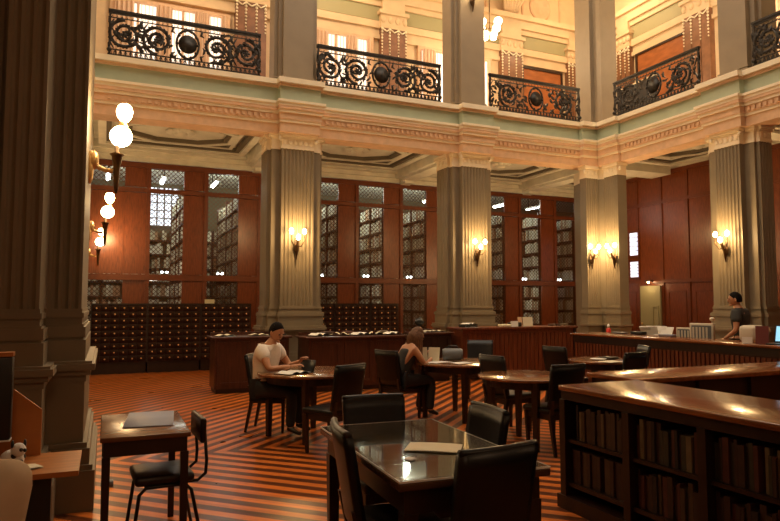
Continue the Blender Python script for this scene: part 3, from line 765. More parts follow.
# far windows of the stacks
for n, (x0, x1, z0, z1) in enumerate(((-.45, -.05, 4.5, 5.1), (1.15, 2.0, 3.95, 5.15))):
    o = bpy.data.objects.new('window_%d' % (7+n), None); C.objects.link(o); o.location = (0, 20.9, 0); o['kind'] = 'structure'
    MB().box(x0, x1, -.02, .02, z0, z1).build('pane', M['daylight'], o)
    q = MB()
    for i in range(5): xx = x0+(x1-x0)*i/4; q.box(xx-.02, xx+.02, -.05, -.02, z0, z1)
    for i in range(6): zz = z0+(z1-z0)*i/5; q.box(x0, x1, -.05, -.02, zz-.015, zz+.015)
    q.build('window_frame', M['ceild'], o)
for k in range(-1, 10):
    x = PX+PP*k+.42
    t = thing('strip_light', 'strip light glowing behind the top of the lattice %s' % ['at the far left edge', 'beside the torch lamps', 'over the card cabinets', 'left of the first pillar', 'behind the first pillar', 'right of the first pillar', 'midway over the second card cabinet', 'left of the middle pillar', 'behind the middle pillar', 'right of the middle pillar', 'left of the corner pillar'][k+1], 'lamp', (x, 17.6, 4.75))
    MB().box(-.06, .06, -.5, .5, .03, .08).build('housing', M['white'], t); MB().box(-.01, .01, -.4, -.38, .08, .549).box(-.01, .01, .38, .4, .08, .549).build('hanger', M['metal'], t)
    MB().box(-.035, .035, -.48, .48, 0, .03).build('tube', M['tube'], t)
    if 0 <= k:
        t = thing('twin_bulb_lamp', 'tiny twin-bulb lamp at the lattice middle rail %s' % ['beside the torch lamps', 'over the card cabinets', 'left of the first pillar', 'behind the first pillar', 'right of the first pillar', 'midway over the second card cabinet', 'left of the middle pillar', 'behind the middle pillar', 'right of the middle pillar', 'left of the corner pillar'][k], 'lamp', (x, 16.45, 2.31))
        MB().box(-.08, .08, -.02, .02, -.05, -.03).build('bracket', M['bronze'], t)
        for s in (-1, 1): MB().ball((s*.055, 0, 0), .035, 8).build('bulb', M['tube'], t)
for x in (.6, 3.0, 5.6, 8.3, 11.0): plight('stack_light', (x, 18.0, 4.9), 42, .3, (.95, 1, .85)); plight('stack_light', (x+.4, 16.6, 1.95), 4, .1, (1, .95, .75))

# ------------------------------------------------------------------ card catalogues
drawer_proto = None
def catalog(x, ncol, label):
    global drawer_proto
    t = thing('card_catalog', label, 'cabinet', (x, 15.55, 0)); W = ncol*.188+.04
    MB().box(0, W, .03, .45, .24, 1.56).box(0, .02, 0, .03, .24, 1.56).box(W-.02, W, 0, .03, .24, 1.56).box(0, W, -.01, .03, 1.53, 1.56).build('carcass', M['dark'], t)
    MB().box(.02, W-.02, .05, .44, 0, .24).build('plinth', M['dark'], t)
    for r in range(9):
        for c in range(ncol):
            if drawer_proto is None:
                drawer_proto = MB().bbox(.004, .184, 0, .028, .003, .137, .004, 1).build('drawer', M['catwood'], t)
                MB().ball((.094, -.012, .07), .018, 8).build('knob', M['knob'], drawer_proto); d = drawer_proto
            else: d = copy_tree(drawer_proto, t)
            d.location = (.02+c*.188, 0, .262+r*.1405)
catalog(-.30, 6, 'dark card-index cabinet with brass knobs, leftmost of the low row beside the near pillar')
catalog(.87, 6, 'dark card-index cabinet with brass knobs, middle of the three left of the first pillar')
catalog(2.04, 6, 'dark card-index cabinet with brass knobs, just left of the first pillar behind a display case')
catalog(4.35, 5, 'dark card-index cabinet just right of the first pillar, behind the display case')
catalog(5.34, 5, 'dark card-index cabinet midway between the two pillars, behind the display case')
catalog(6.33, 4, 'dark card-index cabinet just left of the middle pillar, behind the woman')
# bright paper slip on the left cabinet row
o = MB().box(0, .22, 0, .05, 0, .10).build('paper_box', M['paper']); o.location = (2.15, 15.75, 1.56); tag(o, 'small cream paper box standing on top of the card cabinets left of the first pillar', 'box')

# ------------------------------------------------------------------ display cases and desks
def case(name, x0, x1, y0, y1, h, label, m='case'):
    t = thing(name, label, 'display case', (x0, y0, 0)); W, D = x1-x0, y1-y0
    MB().box(0, W, 0, D, .08, h-.06).build('cabinet', M[m], t)
    MB().box(.03, W-.03, .03, D-.02, 0, .08).build('plinth', M['dark'], t)
    MB().bbox(-.05, W+.05, -.05, D+.03, h-.06, h-.02, .01).box(0, W, D-.06, D, h-.02, h+.04).build('top', M['case'], t)
    q = MB(); n = max(2, int(W/.6))
    for i in range(n):
        a = W*i/n+.05; b2 = W*(i+1)/n-.05
        ringbox = [(a, b2, .15, .19), (a, b2, h-.15, h-.11)]
        for aa, bb, zz0, zz1 in ringbox: q.box(aa, bb, -.015, 0, zz0, zz1)
        q.box(a, a+.04, -.015, 0, .19, h-.15).box(b2-.04, b2, -.015, 0, .19, h-.15)
    q.build('panel_moulding', M[m], t)
    return t
case('display_case', 1.74, 3.05, 11.42, 11.98, 1.0, 'low mahogany display case left of the seated man')
case('display_case', 3.28, 5.15, 10.95, 11.65, .99, 'long mahogany display case covered with open books behind the man')
case('display_case', 5.70, 6.45, 11.5, 12.05, 1.0, 'dark display case with papers on top, right of the woman', 'dark')
def open_book(x, y, z, rz, w=.3, d=.22, label='', m='paper', h=.035):
    t = thing('open_book', label, 'book', (x, y, z), rz)
    def f(s):
        return lambda u, v: (s*u*w/2, (v-.5)*d, h*(math.sin(min(1, u*1.3)*PI)*.55+.25)+.002)
    q = MB().grid(f(1), 8, 1).grid(f(-1), 8, 1); q.build('pages', M[m], t, fix=False)
    MB().box(-w/2-.01, w/2+.01, -d/2-.01, d/2+.01, 0, .006).build('cover', M['brownleather'], t)
    return t
def block(name, x, y, z, w, d, h, rz, m, label, cat):
    o = MB().bbox(-w/2, w/2, -d/2, d/2, 0, h, min(h, w, d)*.12, 1).build(name, M[m] if isinstance(m, str) else m); o.location = (x, y, z); o.rotation_euler = (0, 0, rz); tag(o, label, cat); return o
def sheet(x, y, z, w, d, rz, m, label, cat='paper', tilt=0, name='paper_sheet'):
    o = MB().grid(lambda u, v: ((u-.5)*w, (v-.5)*d, .004+.004*math.sin(u*3)), 4, 2).grid(lambda u, v: ((u-.5)*w, (v-.5)*d, .0), 4, 2).build(name, M[m], fix=False)
    o.location = (x, y, z); o.rotation_euler = (tilt, 0, rz); tag(o, label, cat); return o
open_book(1.95, 11.65, .985, .1, .34, .26, 'pale open book lying on the low display case left of the man')
open_book(2.55, 11.66, .985, -.1, .36, .24, 'second pale open book on the low display case, nearer the pillar')
block('book', 2.95, 11.68, .985, .14, .2, .03, .3, BOOKC[4], 'small dark book at the right end of the low display case', 'book')
wh = ['left end', 'second place from left', 'middle', 'just right of the middle', 'right end']
for i, x in enumerate((3.55, 3.98, 4.35, 4.7, 5.0)):
    open_book(x, 11.22+.08*(i % 2), .975, (.3, -.4, .2, -.3, .15)[i], .34, .26, 'open book on the long display case behind the man, %s' % wh[i], 'paper' if i % 2 else 'white', .06)
for i, x in enumerate((3.77, 4.18, 4.9)):
    block('book', x, 11.42, .975, .2, .16, .07, .5*i, BOOKC[(1, 5, 2)[i]], ['closed dark book between open books at the left of the long display case', 'closed red-brown book mid-way on the long display case', 'closed tan book near the right of the long display case'][i], 'book')
open_book(5.98, 11.7, .985, .2, .3, .24, 'open book on the dark display case, left one')
open_book(6.25, 11.72, .985, -.2, .3, .24, 'open book on the dark display case, right one')
t = thing('book_stand', 'small black round-topped stand behind the woman', 'stand', (5.95, 11.95, .98)); MB().lathe([(.09, 0), (.02, .02), (.02, .14)]).build('base', M['black'], t); MB().ball((0, 0, .2), .1, 12, (1.1, .7, .8)).build('head', M['black'], t)

# long red slatted desk
t = thing('service_desk', 'long red-brown slatted service desk between the middle and corner pillars', 'desk', (6.62, 11.3, 0))
W = 2.85
MB().box(0, W, .05, .6, .06, 1.02).build('body', M['slat'], t)
MB().bbox(-.04, W+.04, -.02, .64, 1.02, 1.07, .008).build('top', M['slat'], t)
q = MB()
for i in range(26): x = .02+i*(W-.04)/26; q.box(x+.008, x+(W-.04)/26-.008, .035, .05, .14, .94)
q.box(0, W, .03, .05, .06, .13).box(0, W, .03, .05, .95, 1.02).build('slats', M['slat'], t)
MB().box(W-.06, W, 0, .05, .0, 1.02).build('corner_post', M['dark'], t)
open_book(6.86, 11.5, 1.13, .3, .3, .22, 'white open book raised on a black rest at the left end of the red desk', 'white')
block('book_rest', 6.86, 11.52, 1.07, .3, .26, .06, .3, 'black', 'black book rest under the raised open book on the red desk', 'stand')
sheet(6.86, 11.38, 1.072, .3, .1, 0, 'white', 'white sheet at the foot of the black book rest')
block('book', 7.78, 11.5, 1.07, .3, .2, .05, .1, 'paper', 'pale book lying flat near the centre of the red desk', 'book')
block('book', 8.02, 11.55, 1.07, .26, .2, .09, -.2, BOOKC[4], 'black book lying beside the leaning pale card on the red desk', 'book')
def card(x, y, z, w, h, rz, m, label, d=.02, name='card', cat='card', lean=-.15):
    o = MB().box(-w/2, w/2, -d/2, d/2, 0, h).build(name, M[m] if isinstance(m, str) else m); o.location = (x, y, z); o.rotation_euler = (lean, 0, rz); return tag(o, label, cat)
card(7.90, 11.36, 1.07, .17, .12, 0, 'white', 'small white card leaning at the front edge of the red desk')
card(8.34, 11.5, 1.07, .22, .20, -.2, 'paper', 'upright cream booklet right of the white card on the red desk')
card(8.18, 11.55, 1.07, .1, .2, .1, 'salmon', 'upright buff booklet behind the cream one on the red desk')
for i in range(4): block('book', 9.05+.11*i if i else 9.06, 11.62-.03*(i % 2), 1.07, .09, .16, .035+.01*(i % 2), .1*i, BOOKC[i], '%s book in the row at the right end of the red desk' % ['small brown', 'small dark red', 'small tan', 'small straw-coloured'][i], 'book')

# small dark side table with bottle at the corner pillar
t = thing('side_table', 'dark side table carrying a red bottle in front of the corner pillar', 'table', (9.95, 10.9, 0))
MB().bbox(-.34, .34, -.22, .22, .86, .90, .01).build('table_top', M['dark'], t); MB().box(-.3, .3, -.18, .18, .1, .86).build('cabinet', M['dark'], t)
for sx in (-1, 1):
    for sy in (-1, 1): MB().box(sx*.29-.02, sx*.29+.02, sy*.17-.02, sy*.17+.02, 0, .1).build('leg', M['dark'], t)
t = thing('bottle', 'small red bottle with white cap on the dark side table', 'bottle', (9.98, 10.86, .90))
MB().lathe([(.045, 0), (.05, .02), (.05, .1), (.03, .13)]).build('body', M['red'], t); MB().lathe([(.025, .13), (.028, .18), (.012, .22)]).build('cap', M['white'], t)
sheet(9.8, 10.85, .902, .2, .14, .2, 'white', 'white papers left of the red bottle on the side table')

# ------------------------------------------------------------------ bookcase counters at right
BX = 3.26; BYF = 4.08
t = thing('bookcase_counter', 'dark low bookcase counter running towards the camera in the right foreground, full of books', 'bookcase', (BX, BYF, 0))
# local: x into the case, -y towards camera
MB().bbox(-.03, .78, -4.0, .0, .89, .93, .008).build('top', M['ctop'], t)
MB().box(.36, .40, -3.95, 0, .1, .89).build('back', M['dark'], t)
MB().box(.0, .40, -3.95, 0, .82, .885).build('frieze', M['dark'], t)
MB().box(-.03, .76, -3.97, .03, 0, .10).build('plinth', M['dark'], t)
MB().box(.40, .74, -3.95, 0, .1, .89).build('inner_cabinet', M['dark'], t)
divs = [0, -.66, -1.27, -1.86, -2.5, -3.15, -3.8]
for y in divs: MB().box(0, .36, y-.05, y, .1, .82).box(-.015, 0, y-.055, y+.005, .1, .82).build('divider', M['dark'], t)
for i in range(6): MB().box(.01, .36, divs[i+1], divs[i]-.05, .17, .20).build('shelf', M['dark'], t); MB().box(.01, .36, divs[i+1], divs[i]-.05, .50, .525).build('shelf', M['dark'], t)
names = ['farthest', 'second farthest', 'middle', 'nearest visible', 'hidden', 'hidden']
for i in range(4):
    for lv, z in ((0, .202), (1, .527)):
        y = BYF+divs[i]-.06; ylim = BYF+divs[i+1]+.02
        if i == 0 and lv == 1: y -= .05
        n = 0
        while y-.03 > ylim:
            w = random.choice((.022, .028, .035, .042)); h = random.choice((.215, .235, .25, .26)); ci = random.choice((0, 1, 4, 6, 0, 1, 5)) if not (random.random() < .16) else random.choice((2, 3))
            if i == 0 and lv == 0: h = .245; ci = random.choice((0, 1)); w = .035
            if y-w < ylim: break
            me = book_mesh(('f', ci, w, h), BOOKC[ci], w-.002, h, .2)
            add_book(me, (BX+.235 if n % 3 else BX+.25, y-w, z), 0, '%s book, %s shelf, %s bay of the low bookcase counter' % (['brown', 'dark red-brown', 'tan', 'pale tan', 'black-brown', 'maroon', 'olive-brown'][ci], ['lower', 'upper'][lv], names[i]), 'books in the %s bay of the foreground bookcase' % names[i]); n += 1
            y -= w
            if random.random() < .05: y -= .03
t = thing('bookcase_counter', 'polished counter crossing behind the foreground bookcase, running right', 'counter', (4.12, 4.10, 0))
MB().bbox(-.06, 4.1, -.02, .62, .89, .93, .008).build('top', M['ctop'], t)
MB().box(0, 4.15, .04, .56, .08, .89).build('cabinet', M['dark'], t)
q = MB()
for i in range(6): q.box(.0+i*.66, .04+i*.66, .0, .04, .08, .89)
q.box(0, 4.15, .0, .04, .5, .53).box(0, 4.15, 0, .04, .08, .14).build('face_frame', M['dark'], t)
MB().box(.03, 4.1, .06, .54, 0, .08).build('plinth', M['dark'], t)
t = thing('service_counter', 'long polished counter with computers in front of the standing staff member', 'counter', (8.2, 4.6, 0))
MB().bbox(-.05, .70, 0, 5.3, .96, 1.0, .008).build('top', M['ctop'], t)
MB().box(.02, .62, .05, 5.25, .08, .96).build('body', M['case'], t)
q = MB()
for i in range(64): q.box(.0, .02, .06+i*.081, .06+i*.081+.055, .12, .82)
q.build('slats', M['slat'], t)
MB().box(.0, .02, .05, 5.25, .84, .96).box(0.0, .02, .05, 5.25, .04, .11).build('rail', M['dark'], t)
MB().box(.08, .6, .1, 5.2, 0, .08).build('plinth', M['dark'], t)

# things on / behind the service counter
CX = 9.25
t = thing('work_table', 'dark work table behind the service counter under the computers', 'table', (9.35, 8.2, 0))
MB().box(-.3, .35, -.7, 1.4, .80, .84).build('table_top', M['dark'], t)
for sx in (-.25, .3):
    for sy in (-.6, 1.3): MB().box(sx-.03, sx+.03, sy-.03, sy+.03, 0, .8).build('leg', M['dark'], t)
def crt(x, y, z, rz, label, s=1.):
    t = thing('computer_monitor', label, 'monitor', (x, y, z), rz)
    MB().bbox(-.19*s, .19*s, -.02, .06, .04, .36*s, .012).build('bezel', M['pc'], t)
    MB().add([(-.16*s, .06, .07), (.16*s, .06, .07), (.16*s, .06, .33*s), (-.16*s, .06, .33*s), (-.1*s, .3, .1), (.1*s, .3, .1), (.1*s, .3, .27*s), (-.1*s, .3, .27*s)], [(4, 5, 6, 7), (0, 1, 5, 4), (1, 2, 6, 5), (2, 3, 7, 6), (3, 0, 4, 7), (0, 3, 2, 1)]).build('housing', M['pc'], t)
    MB().box(-.155*s, .155*s, -.024, -.02, .08, .325*s).build('screen', M['rubber'], t)
    q = MB(); [q.box(-.14*s+i*.055, -.11*s+i*.055, -.028, -.024, .1, .30*s) for i in range(5)]; q.build('vents', M['pc'], t)
    MB().bbox(-.12, .12, 0, .2, 0, .04, .01).build('stand', M['pc'], t)
crt(9.4, 7.98, .84, -PI/2+.35, 'larger beige computer monitor left of the standing staff member', 1.05)
crt(9.5, 8.42, .84, -PI/2+.3, 'smaller beige computer box left of the larger monitor', .8)
t = thing('desk_lamp', 'small pale lamp head poking above the larger beige monitor', 'lamp', (9.66, 7.98, .84)); MB().tube([(0, 0, 0), (0, 0, .42)], .012, 6).build('pole', M['pc'], t); MB().ball((0, 0, .45), .04, 8, (1.3, 1, .8)).build('head', M['pc'], t)
for i, (dy, a) in enumerate(((0, .5), (.14, .3), (.28, -.3), (.42, -.5))):
    card(9.35, 8.72+dy, .95, .22, .20, -PI/2+.2, 'white', 'white %s booklet of the fanned stack left of the computers' % ['rightmost', 'second from right', 'second from left', 'leftmost'][i], .02, 'booklet', 'booklet', -a)
block('document_tray', 9.35, 8.95, .84, .3, .7, .10, 0, 'black', 'black tray under the fanned white booklets', 'tray')
block('book', 9.3, 9.42, .84, .2, .3, .12, .1, BOOKC[1], 'dark book at the far end of the work table', 'book')
for i, (y, h, m) in enumerate(((8.55, .1, 'black'), (7.9, .06, 'blue'), (9.0, .05, 'rubber'))):
    block('box_file', 8.78, y+.25, 1.0, .12, .28, h*.6, 0, m, ['low black file on the counter left of the staff member', 'thin blue-grey folder on the counter by the staff member', 'thin grey folder on the counter at the monitors'][i], 'file')
# right cluster
t = thing('laptop', 'open laptop with blue lit screen at the right picture edge', 'laptop', (8.40, 5.84, 1.0), math.radians(100))
MB().bbox(-.17, .17, -.12, .12, 0, .02, .005).build('keyboard_base', M['black'], t)
q = MB().box(-.17, .17, -.006, .006, 0, .25); q.xf(T(0, -.12, .02, 0, .25)); q.build('lid', M['black'], t)
q = MB().box(-.15, .15, .007, .009, .02, .23); q.xf(T(0, -.12, .02, 0, .25)); q.build('screen', M['screenb'], t)
card(8.32, 6.08, 1.0, .16, .25, -1.0, 'maroon', 'maroon framed stand left of the blue laptop screen', .03, 'sign_stand', 'sign')
card(8.27, 6.27, 1.0, .13, .09, -.9, 'white', 'small white card standing on the counter left of the maroon stand')
t = thing('desk_fan_box', 'rounded beige machine behind the maroon stand', 'machine', (8.72, 6.52, 1.0)); MB().bbox(-.14, .14, -.14, .14, 0, .24, .06, 3).build('body', M['pc'], t)

# ------------------------------------------------------------------ chairs
def make_chair(label, leather='leather', h=.92, w=.42, rim=None):
    t = thing('reading_chair', label, 'chair')
    hw = w/2
    def seat(u, v): return None
    q = MB().bbox(-hw, hw, -.20, .24, .41, .47, .022, 3); q.build('seat', M[leather], t)
    MB().box(-hw+.02, hw-.02, -.19, .22, .35, .41).build('seat_frame', M['dark'], t)
    # curved upholstered back
    q = MB(); nu, nv = 12, 6; th = .045
    def P(u, v, s):
        x = (u-.5)*2; z = .47+(h-.47)*v
        y = -.215-.075*v-.022*(1-x*x)+s*th
        e = 1
        zz = z-(.012*(abs(x)**6) if v > .9 else 0)
        return (x*hw*(1+.05*v), y, zz)
    f = [P(i/nu, j/nv, 0) for j in range(nv+1) for i in range(nu+1)]; k = [P(i/nu, j/nv, 1) for j in range(nv+1) for i in range(nu+1)]
    N = len(f); fs = []
    idx = lambda i, j: j*(nu+1)+i
    for j in range(nv):
        for i in range(nu):
            fs.append([idx(i, j), idx(i+1, j), idx(i+1, j+1), idx(i, j+1)]); fs.append([N+idx(i, j), N+idx(i, j+1), N+idx(i+1, j+1), N+idx(i+1, j)])
    for i in range(nu): fs.append([idx(i, 0), N+idx(i, 0), N+idx(i+1, 0), idx(i+1, 0)]); fs.append([idx(i, nv), idx(i+1, nv), N+idx(i+1, nv), N+idx(i, nv)])
    for j in range(nv): fs.append([idx(0, j), idx(0, j+1), N+idx(0, j+1), N+idx(0, j)]); fs.append([idx(nu, j), N+idx(nu, j), N+idx(nu, j+1), idx(nu, j+1)])
    q.add(f+k, fs, True); bk = q.build('backrest', M[leather], t)
    top = [((i/12-.5)*2*hw*1.04, P(i/12, 1, .5)[1], h-.003) for i in range(13)]
    MB().tube(top, .019, 8).build('top_piping', M[rim or leather], t)
    for s in (-1, 1):
        MB().leg((s*(hw-.04), .19, 0), (s*(hw-.03), .20, .41), .014, .022).build('leg', M['dark'], t)
        q = MB().leg((s*(hw-.02), -.27, 0), (s*(hw-.03), -.19, .41), .014, .022); q.build('leg', M['dark'], t)
        MB().leg((s*(hw-.03), -.195, .41), (s*(hw-.02), -.235, .56), .022, .014).build('back_post', M['dark'], t)
    return t
face = lambda a: math.radians(a)-PI/2     # chair looks towards world angle a
ch = make_chair('black leather chair at the near end of the glass table, its back to the camera')
ch.location = (1.58, 2.72, 0); ch.rotation_euler = (0, 0, face(97))
chb = make_chair('brown-edged leather chair at the left side of the glass table, seen from the side', 'leather', .93, .42, 'brownleather')
chb.location = (1.38, 3.10, 0); chb.rotation_euler = (0, 0, face(-10))
chg = make_chair('blue-black leather chair at the far end of the glass table', 'leatherg', .92, .42)
chg.location = (1.68, 3.87, 0); chg.rotation_euler = (0, 0, face(-95))
clone(ch, (1.90, 3.42, 0), face(176), 'black leather chair at the right side of the glass table')
ch_list = [
 (ch, (1.92, 7.98), -30, 'dark chair the man in the white shirt sits on'),
 (ch, (2.21, 6.52), 118, 'black leather chair with its back to the camera at the man\'s round table'),
 (ch, (3.72, 8.06), 20, 'black leather chair the brown-haired woman sits on'),
 (chg, (5.72, 9.25), -125, 'blue-black chair on the far right side of the woman\'s table'),
 (chg, (4.58, 6.74), 8, 'blue-grey chair pulled up to the far left side of the middle round table'),
 (ch, (4.40, 5.66), 92, 'black leather chair at the near right side of the middle round table'),
 (ch, (6.30, 7.74), 10, 'black chair at the left of the table with plates, before the red desk'),
 (ch, (6.24, 6.62), 100, 'black chair at the right of the table with plates'),
 (chg, (7.15, 7.42), 155, 'grey chair behind the black one near the long counter'),
]
for src, (x, y), a, lb in ch_list: clone(src, (x, y, 0), face(a), lb)
del_ = None
# steel-framed chair at the small desk
t = thing('metal_chair', 'padded black chair on bent steel tube legs at the small desk', 'chair', (.34, 4.50, 0), PI/2+.05)
q = MB().bbox(-.2, .2, -.2, .16, .43, .49, .025, 3); q.build('seat', M['brownleather'], t)
q = MB().bbox(-.19, .19, -.02, .02, .66, .82, .018, 3); q.xf(T(0, -.25, 0, 0, 0)); q.build('backrest', M['brownleather'], t)
for s in (-1, 1):
    MB().tube([(s*.2, .18, 0), (s*.18, .13, .38), (s*.18, .09, .42), (s*.18, -.14, .42), (s*.18, -.18, .38), (s*.21, -.26, 0)], .012, 8).build('leg_tube', M['metal'], t)
    MB().tube([(s*.17, .1, .43), (s*.17, -.22, .43), (s*.17, -.27, .47), (s*.17, -.275, .55), (s*.17, -.26, .74)], .011, 8).build('back_tube', M['metal'], t)

# ------------------------------------------------------------------ tables
def round_table(label, x, y, r=.62, h=.76):
    t = thing('round_table', label, 'table', (x, y, 0), .4)
    MB().lathe([(.001, h-.035), (r-.03, h-.035), (r-.005, h-.028), (r, h-.015), (r-.004, h-.003), (r-.012, h), (.001, h)], (0, 0, 0), 56).build('table_top', M['top'], t)
    MB().lathe([(r-.14, h-.12), (r-.12, h-.12), (r-.12, h-.035), (r-.14, h-.035)], (0, 0, 0), 40, False).build('apron', M['dark'], t)
    for k in range(4):
        a = PI/4+k*PI/2; c, s = math.cos(a)*(r-.14), math.sin(a)*(r-.14)
        MB().leg((c, s, 0), (c, s, h-.036), .024, .036).build('leg', M['dark'], t)
    return t
round_table('round polished wooden table with the man reading', 2.24, 7.42)
round_table('round polished wooden table with the woman reading', 4.50, 7.80)
round_table('round polished wooden table in the middle, nearest the foreground bookcase', 4.34, 6.03, .54)
round_table('round table with plates near the long counter', 6.54, 7.24, .50)
TX, TY, TR = 1.66, 3.34, math.radians(-3)
t = thing('glass_topped_table', 'rectangular brown table under a glass sheet in the foreground', 'table', (TX, TY, 0), TR)
MB().bbox(-.40, .40, -.70, .70, .715, .752, .006).build('table_top', M['t1'], t)
MB().box(-.36, .36, -.66, .66, .60, .715).build('apron', M['dark'], t)
for sx in (-1, 1):
    for sy in (-1, 1): MB().leg((sx*.33, sy*.63, 0), (sx*.33, sy*.63, .60), .028, .036).build('leg', M['dark'], t)
MB().box(-.395, .395, -.695, .695, .7525, .7605).build('glass_sheet', M['glass'], t)
q = MB(); ring(q, -.399, .399, -.699, .699, .004, .7523, .7612); q.build('glass_highlight', M['silver'], t)  # pale ring stands in for the highlight along the glass edge
MB().box(-.02, .02, -.664, -.66, .62, .66).build('number_plate', M['brass'], t)
sheet(1.68, 3.20, .7625, .30, .21, -.62, 'paper', 'cream paper sheet lying on the glass-topped table')
sheet(1.45, 3.02, .7625, .05, .05, .5, 'white', 'tiny white patch for a reflection near the left edge of the glass-topped table')  # white patch standing in for a small reflection on the glass
t = thing('small_desk', 'small square wooden desk with a blue-grey blotter beside the near pillar', 'desk', (.25, 4.67, 0), 0)
MB().bbox(-.26, .26, -.44, .44, .73, .76, .006).build('desk_top', M['smalltop'], t)
MB().box(-.24, .24, -.42, .42, .64, .73).build('apron', M['dark'], t)
for sx in (-1, 1):
    for sy in (-1, 1): MB().leg((sx*.225, sy*.40, 0), (sx*.225, sy*.40, .64), .02, .024).build('leg', M['dark'], t)
o = MB().bbox(-.155, .155, -.29, .29, 0, .008, .003, 1).build('desk_blotter', M['blue']); o.location = (.30, 4.78, .761); o.rotation_euler = (0, 0, -.1); tag(o, 'blue-grey blotter lying on the small square desk', 'blotter')
# small thing on the floor by the desk
t = thing('power_plug', 'small dark plug box on the floor behind the small desk', 'plug', (.05, 6.1, 0)); MB().bbox(-.05, .05, -.04, .04, 0, .05, .01).build('body', M['rubber'], t)

# things on the round tables
open_book(1.98, 7.22, .762, .5, .34, .24, 'open white-paged book in front of the man', 'white')
t = thing('open_book', 'upright cream open book before the woman', 'book', (4.07, 7.92, .762), -.5)
q = MB().box(-.16, 0, -.006, .006, 0, .2); q.xf(T(0, 0, 0, .3, -.25)); q.build('left_page', M['paper'], t); q = MB().box(0, .16, -.006, .006, 0, .2); q.xf(T(0, 0, 0, -.3, -.25)); q.build('right_page', M['paper'], t)
sheet(4.16, 7.75, .763, .3, .2, .3, 'white', 'white sheet the woman writes on')
sheet(4.38, 7.52, .763, .26, .2, .1, 'white', 'white papers at the right of the woman\'s table')
t = thing('handbag', 'rounded dark grey bag standing on the woman\'s table', 'bag', (4.42, 7.85, .761), -.5)
q = MB().lathe([(.001, -.14), (.07, -.14), (.085, -.1), (.085, .1), (.07, .14), (.001, .14)], (0, 0, 0), 16, True, 1, 1.15); q.xf(T(0, 0, .095, 0, 0, PI/2)); q.build('body', M['rubber'], t)
MB().tube([(-.1, 0, .17), (-.05, 0, .21), (.05, 0, .21), (.1, 0, .17)], .008, 6).build('handle', M['black'], t)
t = thing('plate', 'white plate on the table near the long counter', 'plate', (6.40, 7.18, .761)); MB().lathe([(.06, 0), (.11, .015), (.115, .02), (.06, .008), (.001, .008)], n=24).build('dish', M['white'], t)
block('book', 6.66, 7.26, .761, .26, .18, .03, .4, BOOKC[6], 'olive book beside the plate', 'book')
sheet(6.36, 6.88, .762, .3, .22, .2, 'paper', 'cream papers on the table near the long counter')
# ------------------------------------------------------------------ left foreground: computer desk
t = thing('computer_desk', 'orange-topped computer desk with a side panel at the left edge', 'desk', (-.1, 3.52, 0))
MB().box(-1.1, 0, 0, .48, .725, .75).build('desk_top', M['orangew'], t)
MB().box(-1.1, -.12, .06, .1, .05, .72).build('modesty_panel', M['black'], t)
MB().box(-.30, -.26, .02, .50, 0, .725).build('side_support', M['black'], t)
q = MB().prism([(-.56, .75), (-.20, .75), (-.20, .99), (-.33, 1.10), (-.56, 1.14)], 0, .02); q.xf(Matrix.Rotation(PI/2, 4, 'X')); q.v = [(x, .44, z) if y > -.01 else (x, .46, z) for x, y, z in q.v]; q.build('privacy_panel', M['orangew'], t)
t = thing('computer_monitor', 'black computer monitor cut by the left picture edge', 'monitor', (-.63, 3.70, .75))
MB().bbox(-.28, .22, -.05, .02, .145, .55, .01).build('bezel', M['black'], t)
MB().box(-.28, .22, -.055, .02, .14, .147).build('chin_strip', M['silver'], t)
MB().box(-.28, .22, -.05, .03, .55, .57).build('top_cover', M['orangew'], t)
MB().box(-.06, .02, 0, .03, .02, .2).box(-.15, .12, -.08, .12, 0, .02).build('stand', M['black'], t)
t = thing('plush_toy', 'white soft toy with black spots on the computer desk', 'toy', (-.40, 3.66, .75))
q = MB().ball((0, 0, .05), .05, 12, (1.1, .9, 1)).ball((.03, -.03, .10), .034, 12); q.build('body', M['spot'], t)
q = MB()
for a, z in ((.2, .06), (1.1, .08), (2.4, .05), (-.6, .04), (-1.3, .075), (-2.2, .05)): q.ball((.047*math.cos(a), .04*math.sin(a), z), .014, 8)
q.ball((.045, -.06, .105), .009, 8).ball((.06, -.05, .10), .009, 8); q.build('spots', M['black'], t)
MB().ball((.055, -.01, .125), .015, 8, (.5, 1, 1.4)).ball((.005, -.04, .13), .015, 8, (.5, 1, 1.4)).build('ear', M['black'], t)
sheet(-.335, 3.66, .752, .12, .1, .5, 'paper', 'folded cream note beside the spotted toy')
t = thing('upholstered_chair', 'blurred beige rounded chair back in the bottom left corner', 'chair', (-.375, 1.6, 0), -.1)
q = MB().bbox(-.26, .25, -.05, .08, .50, 1.23, .06, 4); q.v = [(x-(1.23-z)*.16*(x > 0), y, z) for x, y, z in q.v]; q.build('backrest', M['beige'], t)
MB().bbox(-.25, .2, .08, .5, .42, .50, .03, 3).build('seat', M['beige'], t)
for sx in (-.2, .14):
    for sy in (.0, .45): MB().leg((sx, sy, 0), (sx, sy, .42), .015, .02).build('leg', M['dark'], t)

